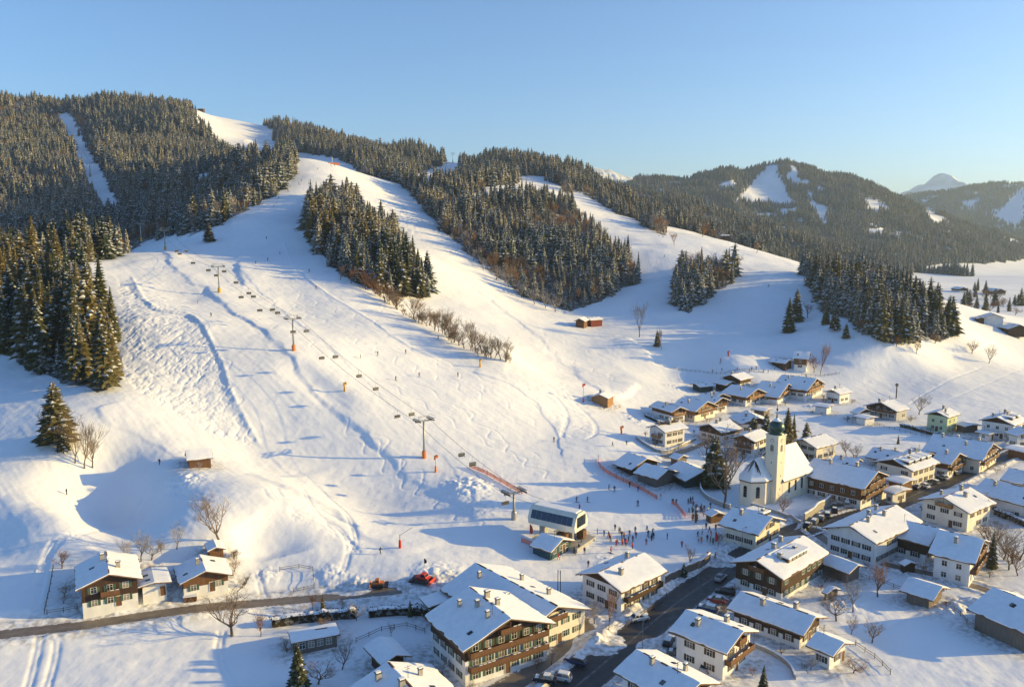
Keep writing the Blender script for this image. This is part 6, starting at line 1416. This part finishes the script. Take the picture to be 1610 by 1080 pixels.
# ------------------------------------------------------------------ free-standing trees
def bare(px, py, hpx, v, label, m=TWIG, group=None, D=None, cat='bare tree', name='bare_tree', wid=1.0):
    p = Vector(hit(px, py)) if D is None else Vector(at_d(px, py, D)); p.z = ht(p.x, p.y); d = math.hypot(p.y, p.z - CAMZ); h = hpx * d / F
    T, B = BARE[v % 5]; o = empty(name, tuple(p), rng.uniform(0, 6.28), label=label, cat=cat, group=group); s = h / 11.5; o.scale = (s * wid, s * wid, s)
    key = ('tr', v % 5, m.name)
    if key not in _bt: _bt[key] = (T.mesh('bare_trunk', BARK), B.mesh('bare_twigs', m))
    link('trunk', _bt[key][0], o); link('crown', _bt[key][1], o)
_bt = {}
BROWN = mat('brown_leaf_twigs', (.16,.075,.03), .9, noise=((.26,.13,.06), .8, (1,1,1)))
rb_ = random.Random(31)
RIB = [(572,452),(590,462),(606,474),(625,487),(650,504),(675,514),(700,529),(722,544),(745,554),(765,563),(787,567),(800,572)]
for k in range(46):
    q = rb_.uniform(0, len(RIB) - 1.01); i_ = int(q); x = RIB[i_][0] + (RIB[i_+1][0] - RIB[i_][0]) * (q - i_) + rb_.uniform(-5, 5); y = RIB[i_][1] + (RIB[i_+1][1] - RIB[i_][1]) * (q - i_) + rb_.uniform(-3, 4)
    bare(x, y, rb_.uniform(9, 26), k, 'tan thicket bush under the bare tree row on the rib between two pistes', rb_.choice((TWIG, BROWN, TWIG)), 'thicket under the bare tree row', wid=rb_.uniform(1.1, 1.7), name='shrub', cat='shrub')
GR = 'bare trees in the row on the rib between two pistes'
for k, (x, y, h) in enumerate(((575,455,36),(590,463,32),(606,475,34),(619,479,26),(625,487,38),(650,502,42),(658,508,40),(675,512,32),(690,522,36),(700,527,44),(706,530,46),(715,538,38),(722,543,32),(743,545,46),(748,552,42),(757,556,38),(765,562,40),(772,563,32),(787,566,42),(795,568,38),(596,466,26),(683,518,34),(730,548,34),(778,566,34),(612,478,30))):
    bare(x, y, h, k, 'bare tree in the sunlit row on the rib between two pistes', TWIG if k not in (0, 1, 2) else BROWN, GR)
bare(343, 853, 84, 0, 'tall bare tree rising behind the small shed and low cottage'); bare(365, 1000, 78, 2, 'bare tree leaning over the left road below the low cottage')
bare(278, 863, 42, 1, 'bare garden tree between the old chalet and the tall bare tree', TWIG_GREY); bare(205, 884, 42, 3, 'left one of three bare trees behind the old brown chalet', TWIG_GREY); bare(222, 882, 46, 0, 'middle one of three bare trees behind the old brown chalet', TWIG_GREY); bare(238, 880, 40, 2, 'right one of three bare trees behind the old brown chalet', TWIG_GREY)
bare(254, 870, 22, 1, 'small reddish bush tree behind the low cottage', BROWN); bare(97, 893, 30, 4, 'dark bushy tree at the left garden corner of the old chalet', BROWN, wid=1.4)
bare(1138, 798, 128, 4, 'huge bare tree in front of the church choir', TWIG, wid=.72); bare(1230, 808, 34, 2, 'small bare tree at the foot of the church tower', BROWN)
bare(133, 736, 80, 3, 'sunlit birch right of the lone dark spruce on the left slope', wid=.7); bare(118, 728, 58, 1, 'smaller birch under the lone dark spruce on the left slope', wid=.8); bare(75, 690, 52, 0, 'grey birch left of the lone dark spruce', TWIG_GREY, wid=.7); bare(108, 702, 66, 2, 'leaning birch just right of the lone dark spruce', wid=.8); bare(145, 735, 56, 4, 'rightmost birch of the clump on the left slope', wid=.8)
bare(1445, 652, 36, 0, 'round bare tree in front of the white field beside the pale green house'); bare(1290, 588, 52, 3, 'tall brown tree beside the farmhouse at the knoll', BROWN, wid=.55); bare(1280, 586, 30, 4, 'bushy brown tree at the farmhouse gable', BROWN)
bare(1555, 571, 30, 1, 'lone bare tree on the right slope at the end of the track'); bare(1528, 556, 24, 2, 'smaller bare tree on the right slope left of the lone one', BROWN); bare(1441, 556, 22, 4, 'bare bush tree under the wooded knoll', BROWN)
bare(538, 1052, 44, 1, 'dark apple tree in the shaded garden below the glass fronted shed', BARK, wid=1.2); bare(1005, 530, 56, 3, 'frosted bare tree standing alone at the foot of the third piste', TWIG_GREY, wid=.8); bare(1040, 550, 36, 3, 'slim pale tree right of the small spruce by the snowbank', BROWN, wid=.5)
bare(1315, 976, 44, 2, 'orchard tree nearest the long low building', wid=1.1); bare(1341, 962, 58, 0, 'pale orchard tree below the dark garage', TWIG_GREY, wid=.8); bare(1380, 938, 62, 4, 'large brown bushy tree in front of the dark link building', BROWN, wid=.9); bare(1338, 997, 30, 1, 'small reddish orchard tree above the white annexe', BROWN); bare(1371, 1010, 36, 2, 'lowest orchard tree on the open snow', wid=1.1)
bare(957, 990, 62, 3, 'thin bare tree on the corner of hotel yard and main road', BROWN, wid=.6); bare(935, 980, 36, 4, 'frosted shrub tree beside the rear hotel wing', TWIG_GREY, wid=1.2); bare(1085, 890, 34, 1, 'small tree behind the dark roadside wall', TWIG)
bare(1110, 715, 44, 2, 'bare tree behind the plank barns'); bare(1168, 722, 44, 1, 'reddish bare tree before the house left of the church tower', BROWN, wid=.8); bare(1330, 718, 30, 0, 'bare tree right of the white field house'); bare(1346, 722, 26, 2, 'second bare tree right of the white field house')
for k, (x, y, h) in enumerate(((1562,872,52),(1578,880,56),(1592,886,50),(1604,880,54),(1586,896,44),(1570,850,40),(1600,905,44),(1548,812,36),(1530,822,40))):
    bare(x, y, h, k, ['first','second','third','fourth','fifth','sixth','seventh','eighth','ninth'][k] + ' bush tree in the thicket beside the white block', [BROWN, TWIG, TWIG_GREY][k % 3], 'thicket beside the white block', wid=1.2)
bare(510, 960, 22, 3, 'bare bush on the bank below the left road', BROWN, wid=.7); bare(492, 958, 26, 1, 'reddish bush beside it on the bank below the left road', BROWN); bare(560, 975, 30, 2, 'grey bush at the gap in the long hedge', TWIG_GREY); bare(410, 1000, 40, 4, 'tangled bush at the left end of the snow capped hedge', BROWN, wid=.9)
bare(540, 958, 18, 0, 'small dark bush left of the long hedge gap', BARK); bare(615, 1000, 22, 1, 'little bush above the garden house', TWIG_GREY); bare(1455, 905, 20, 3, 'small bush beside the open fronted shed', BROWN); bare(500, 1075, 40, 2, 'brown bush beside the bottom spruce', BROWN, wid=1.3)
# bushes at forest edges
for k, (x, y, h) in enumerate(((745,410,22),(760,425,24),(780,440,26),(800,452,26),(820,468,28),(840,478,28),(858,484,28),(873,490,30),(535,440,24),(552,446,26),(330,345,26),(345,350,22),(110,432,26),(95,440,28),(60,390,32),(1240,500,24),(1270,500,26),(1470,540,20),(1350,520,22),(1410,545,20),(1105,372,24),(1190,398,20),(1158,420,24),(1060,385,20))):
    bare(x, y, h, k, 'frosted shrub at the forest edge', TWIG_GREY if 740 < x < 900 else BROWN, 'shrubs at the forest edges', wid=1.2, name='shrub', cat='shrub')
def sp1(px, py, hpx, label, v=0, w=1.0, D=None):
    p = Vector(hit(px, py)) if D is None else Vector(at_d(px, py, D)); p.z = ht(p.x, p.y); d = math.hypot(p.y, p.z - CAMZ); make_spruce(p.x, p.y, hpx * d / F, w * 1.25, v, True, z=p.z, label=label, cat='spruce')
sp1(90, 697, 100, 'lone dark spruce rising above the birches on the left slope', 1, 1.35); sp1(100, 712, 48, 'small light green spruce under the lone dark spruce', 3, 1.1)
sp1(1122, 765, 84, 'tall spruce behind the huge bare church tree', 1, 1.25); sp1(1236, 722, 84, 'tallest spruce directly behind the church tower', 0, 1.15); sp1(1247, 700, 52, 'slim spruce right behind the church tower', 2, .8)
sp1(1204, 694, 46, 'spruce left of the church tower by the half shaded roof', 1, 1.2); sp1(1184, 698, 44, 'darker spruce further left of the church tower', 3, 1.3); sp1(1267, 704, 42, 'lone spruce at the gable of the white field house', 1, 1.1)
sp1(470, 1088, 78, 'spruce at the bottom picture edge left of the garden house', 0, 1.2); sp1(1033, 545, 26, 'small spruce on the snowbank by the frosted tree', 1, 1.0); sp1(329, 380, 30, 'bushy dark spruce beside the upper piste edge', 1, 1.5)
sp1(1240, 522, 56, 'left spruce of the loose group under the knoll', 0, 1.1); sp1(1252, 505, 52, 'second spruce of the loose group under the knoll', 1, 1.0); sp1(1298, 510, 42, 'middle spruce of the loose group under the knoll', 2, 1.1); sp1(1312, 520, 40, 'right spruce of the loose group under the knoll', 3, 1.1); sp1(1330, 532, 24, 'smallest spruce of the loose group under the knoll', 1, 1.2)
sp1(1075, 906, 22, 'tiny spruce behind the dark roadside wall', 1, 1.2); sp1(1200, 1085, 40, 'spruce tip at the bottom edge below the white two balcony house', 2, 1.2); sp1(1559, 893, 60, 'dark spruce at the balcony corner of the white block', 0, .8); sp1(1412, 698, 16, 'pair of small cypresses on the shaded roof edge', 2, .9)
sp1(645, 968, 26, 'young spruce in the hedge left of the hotel', 2, 1.1); sp1(508, 965, 34, 'dark narrow spruce on the bank below the left road', 0, .8)

# trees of the valley floor on the far right
rv = random.Random(8)
for k in range(34):
    px = rv.uniform(1515, 1612); D = rv.uniform(700, 1150); x = (px - 805) / F * D * 1.0; z = ht(x, D); py = proj(x, D, z)[1]
    if rv.random() < .45: make_spruce(x, D, rv.uniform(12, 22), 1.2, k, False, z=z, label='dark spruce on the valley floor beyond the knoll', cat='spruce', group='spruces of the valley floor')
    else: bare(float(px), float(py), rv.uniform(9, 14) * F / D, k, 'brown leafless tree on the valley floor beyond the knoll', BROWN, 'leafless trees of the valley floor', D=D, wid=1.3)
# ------------------------------------------------------------------ gardens: shrubs, wood stacks, fences
def road_clear(x, y, m=6.5):
    for pts in (ROAD_MAIN, ROAD_LEFT, ROAD_FARM):
        d, _, _, _ = polydist(np.array([x]), np.array([y]), pts)
        if d[0] < m: return False
    return True
rg = random.Random(12); hroots = [o for o in COL.objects if o.get('category') in ('house','hotel','inn','shop','barn','shed','cottage') and o.parent is None and o.type == 'EMPTY']
LOGS = MB(); rl = random.Random(2)
for i in range(9):
    for k in range(5): LOGS.lathe([(.13, -.45), (.13, .45)], 7, rl.randint(0, 1), M=Matrix.Translation((-1.15 + i * .27 + (k % 2) * .13, 0, .13 + k * .23)) @ Matrix.Rotation(math.pi/2, 4, 'X'))
LOGM = LOGS.mesh('logs', [WOOD_L, WOOD_M]); b = MB(); b.box(-1.45, 1.35, -.55, .55, 1.2, 1.45); LSN = b.mesh('snow_cover', SNOW)
for (hx, hy, hw_, L_, rz_, gz_, h_), o in zip(HOUSES, hroots):
    if hy > 420 or hy < 120: continue
    c_, s_ = math.cos(rz_), math.sin(rz_); W_ = hw_ - 1.1; Lw_ = L_ / 2 - 1.3; kind = o['label']; nb_ = 0
    for k in range(14):
        side = rg.choice('FLR'); 
        if side == 'F': lx, ly = rg.uniform(-W_, W_), Lw_ + rg.uniform(1.6, 4.5)
        else: lx, ly = (1 if side == 'R' else -1) * (W_ + rg.uniform(1.6, 4.5)), rg.uniform(-Lw_, Lw_)
        x, y = hx + lx * c_ - ly * s_, hy + lx * s_ + ly * c_
        if not road_clear(x, y) or any(abs((x - q[0]) * math.cos(q[4]) + (y - q[1]) * math.sin(q[4])) < q[2] and abs(-(x - q[0]) * math.sin(q[4]) + (y - q[1]) * math.cos(q[4])) < q[3] / 2 for q in HOUSES): continue
        px, py = proj(x, y, ht(x, y)); hp = rg.uniform(1.3, 3.0) * F / y; short = ' '.join(kind.split()[:6]).rstrip(',')
        bare(float(px), float(py), hp, rg.randint(0, 4), 'garden shrub close to the ' + short, rg.choice((BROWN, TWIG_GREY, TWIG, HEDGE)), 'garden shrubs by the ' + o.name.split('.')[0].replace('_', ' '), wid=1.5, name='shrub', cat='shrub'); nb_ += 1
        if nb_ >= 3: break
for k, (x, y, rz_, lb) in enumerate(((300,945,.3,'wood stack in front of the low cottage'),(1236,905,1.0,'wood stack at the flank of the dark chalet'),(1452,948,-.6,'wood stack under the eaves of the open fronted shed'),(1010,748,-.5,'wood stack between the dark barn and the plank barn'),(612,1052,.8,'wood stack beside the garden house'),(1090,757,-.4,'wood stack in front of the dark green barn'))):
    p = Vector(hit(x, y)); o = empty('wood_stack', tuple(p), rz_, label=lb, cat='wood stack'); link('logs', LOGM, o); link('snow_cover', LSN, o)
def rail_fence(label, pix, m=WOOD_G, h=1.05):
    pts = [Vector(hit(a, b)) for a, b in pix]; P = []
    for a, b in zip(pts[:-1], pts[1:]):
        k = max(1, int((b - a).length / 2.2)); P += [a.lerp(b, i / k) for i in range(k)]
    P.append(pts[-1]); P = [Vector((p.x, p.y, ht(p.x, p.y))) for p in P]; O = P[0]; root = empty('rail_fence', tuple(O), label=label, cat='fence')
    for p in P: q = MB(); p = p - O; q.tube([p + Vector((0,0,-.4)), p + Vector((0,0,h + .1))], .07, 5); q.build('post', m, root)
    for z in (.45, .9):
        q = MB()
        for a, c in zip(P[:-1], P[1:]): q.tube([a - O + Vector((0,0,z)), c - O + Vector((0,0,z))], .055, 4)
        q.build('rail', m, root)
rail_fence('rail fence running down the left side of the old chalet garden', [(84,893),(78,930),(70,965)])
rail_fence('rail fence along the road in front of the old chalet garden', [(74,966),(100,962),(122,958)])
rail_fence('rail fence round the snowy plot beside the left road', [(440,898),(470,893),(492,897),(494,925),(462,932)])
rail_fence('rail fence left of the hotel above its shaded lawn', [(560,1010),(600,992),(640,985),(668,995)])
rail_fence('rail fence between the orchard and the farm lane', [(1345,905),(1390,918),(1420,930)])
rail_fence('rail fence beside the small house at the bottom right corner of the long building', [(1345,1015),(1375,1035),(1400,1060)])
rail_fence('long rail fence across the white field behind the church', [(1340,660),(1390,672),(1440,684),(1475,692)])
rail_fence('rail fence above the upper village beside the beginner slope', [(1060,580),(1100,585),(1140,588),(1200,586)])
rail_fence('rail fence around the farmhouse garden at the knoll', [(1260,590),(1290,592),(1320,588)])
rail_fence('rail fence by the guesthouse on the snowbank above the road', [(985,985),(1030,955),(1048,938)])
rail_fence('rail fence on the shaded snow behind the big dark plank barn', [(1500,960),(1520,980),(1545,1000)])
# stacked rubble and snow clods thrown up beside the roads
# ------------------------------------------------------------------ distant snowy peaks beyond the terrain
def peak(name, label, prof, D, depth, seed):
    xs = np.linspace(prof[0][0] - 2, prof[-1][0] + 2, 140); top = np.interp(xs, [p[0] for p in prof], [p[1] for p in prof]); u, e = ray(xs, top)
    t = np.linspace(-1, 1, 60); U, T_ = np.meshgrid(u, t); Hh = np.meshgrid(e * D + CAMZ, t)[0]; X = U * D; Y = D + T_ * depth
    base = 150; Zp = base + (Hh - base) * (1 - np.abs(T_) ** 1.15); Zp -= np.abs(fbm(X / 700, Y / 700, 6, seed)) * 420 * (1 - np.abs(T_)) * sstep(0, .25, np.abs(T_)); Zp += fbm(X / 140, Y / 140, 4, seed + 1) * 22
    me = grid_mesh(name, X, Y, Zp); me.materials.append(mat('snow_and_rock', (.86,.87,.90), .8, noise=((.50,.51,.54), .004, (1,1,2)))); setp(link(name, me), label, kind='structure')
peak('snowy_peak', 'pointed snow peak between the two wooded mountains', [(1432,302),(1446,292),(1460,289),(1468,283),(1478,271),(1483,274),(1490,281),(1500,287),(1512,295),(1530,306)], 9000, 2600, 5)
peak('snowy_ridge', 'low far snow ridge in the notch behind the wooded hill', [(900,290),(922,272),(930,264),(945,266),(960,268),(975,274),(990,278),(1010,290)], 8500, 2600, 9)

# the leafless trees mixed into the forest: one object of stuff
def merged_bare(m, seed):
    rs = random.Random(seed); T, B = broadleaf(rs, 12, .36, 4, .5, .3, 3, thin=1.4); b = MB(); b.v = [tuple(c * 1.35 for c in v) for v in T.v + B.v]; n = len(T.v); b.f = list(T.f) + [tuple(i + n for i in f) for f in B.f]; b.m = [0] * len(T.f) + [1] * len(B.f)
    return b.mesh('leafless_tree', [BARK, m])
srcs = []
for k, m in enumerate((BROWN, TWIG_GREY, TWIG)):
    me = merged_bare(m, 20 + k); i = int(np.argmin(np.abs(BP[:, 1] - 620 - 40 * k))); x, y, z, h = BP[i]; o = setp(link('leafless_tree', me), ['tall brown', 'frosted grey', 'light brown'][k] + ' leafless tree among the spruces of the near forest', 'tree'); o.location = (x, y, z); o.scale = (h / 20,) * 3; srcs.append(o)
BP = BP.copy(); BP[:, 3] *= .8
forest_object('leafless_wood', 'brown and frosted leafless trees scattered through the spruce forest', BP, srcs, .7, 1.15)
# ------------------------------------------------------------------ haze
hm = bpy.data.materials.new('haze'); hm.use_nodes = True; nt = hm.node_tree; nt.nodes.clear()
ou = nt.nodes.new('ShaderNodeOutputMaterial'); pv = nt.nodes.new('ShaderNodeVolumePrincipled'); pv.inputs['Color'].default_value = (.62, .80, 1, 1); pv.inputs['Density'].default_value = .00007; pv.inputs['Anisotropy'].default_value = .3
nt.links.new(pv.outputs[0], ou.inputs['Volume'])
b = MB(); b.box(-9500, 9500, -300, 12500, float(Z.min()) - 1, 790); hz = b.build('haze', hm); setp(hz, 'thin pale haze filling the valley air', kind='stuff')
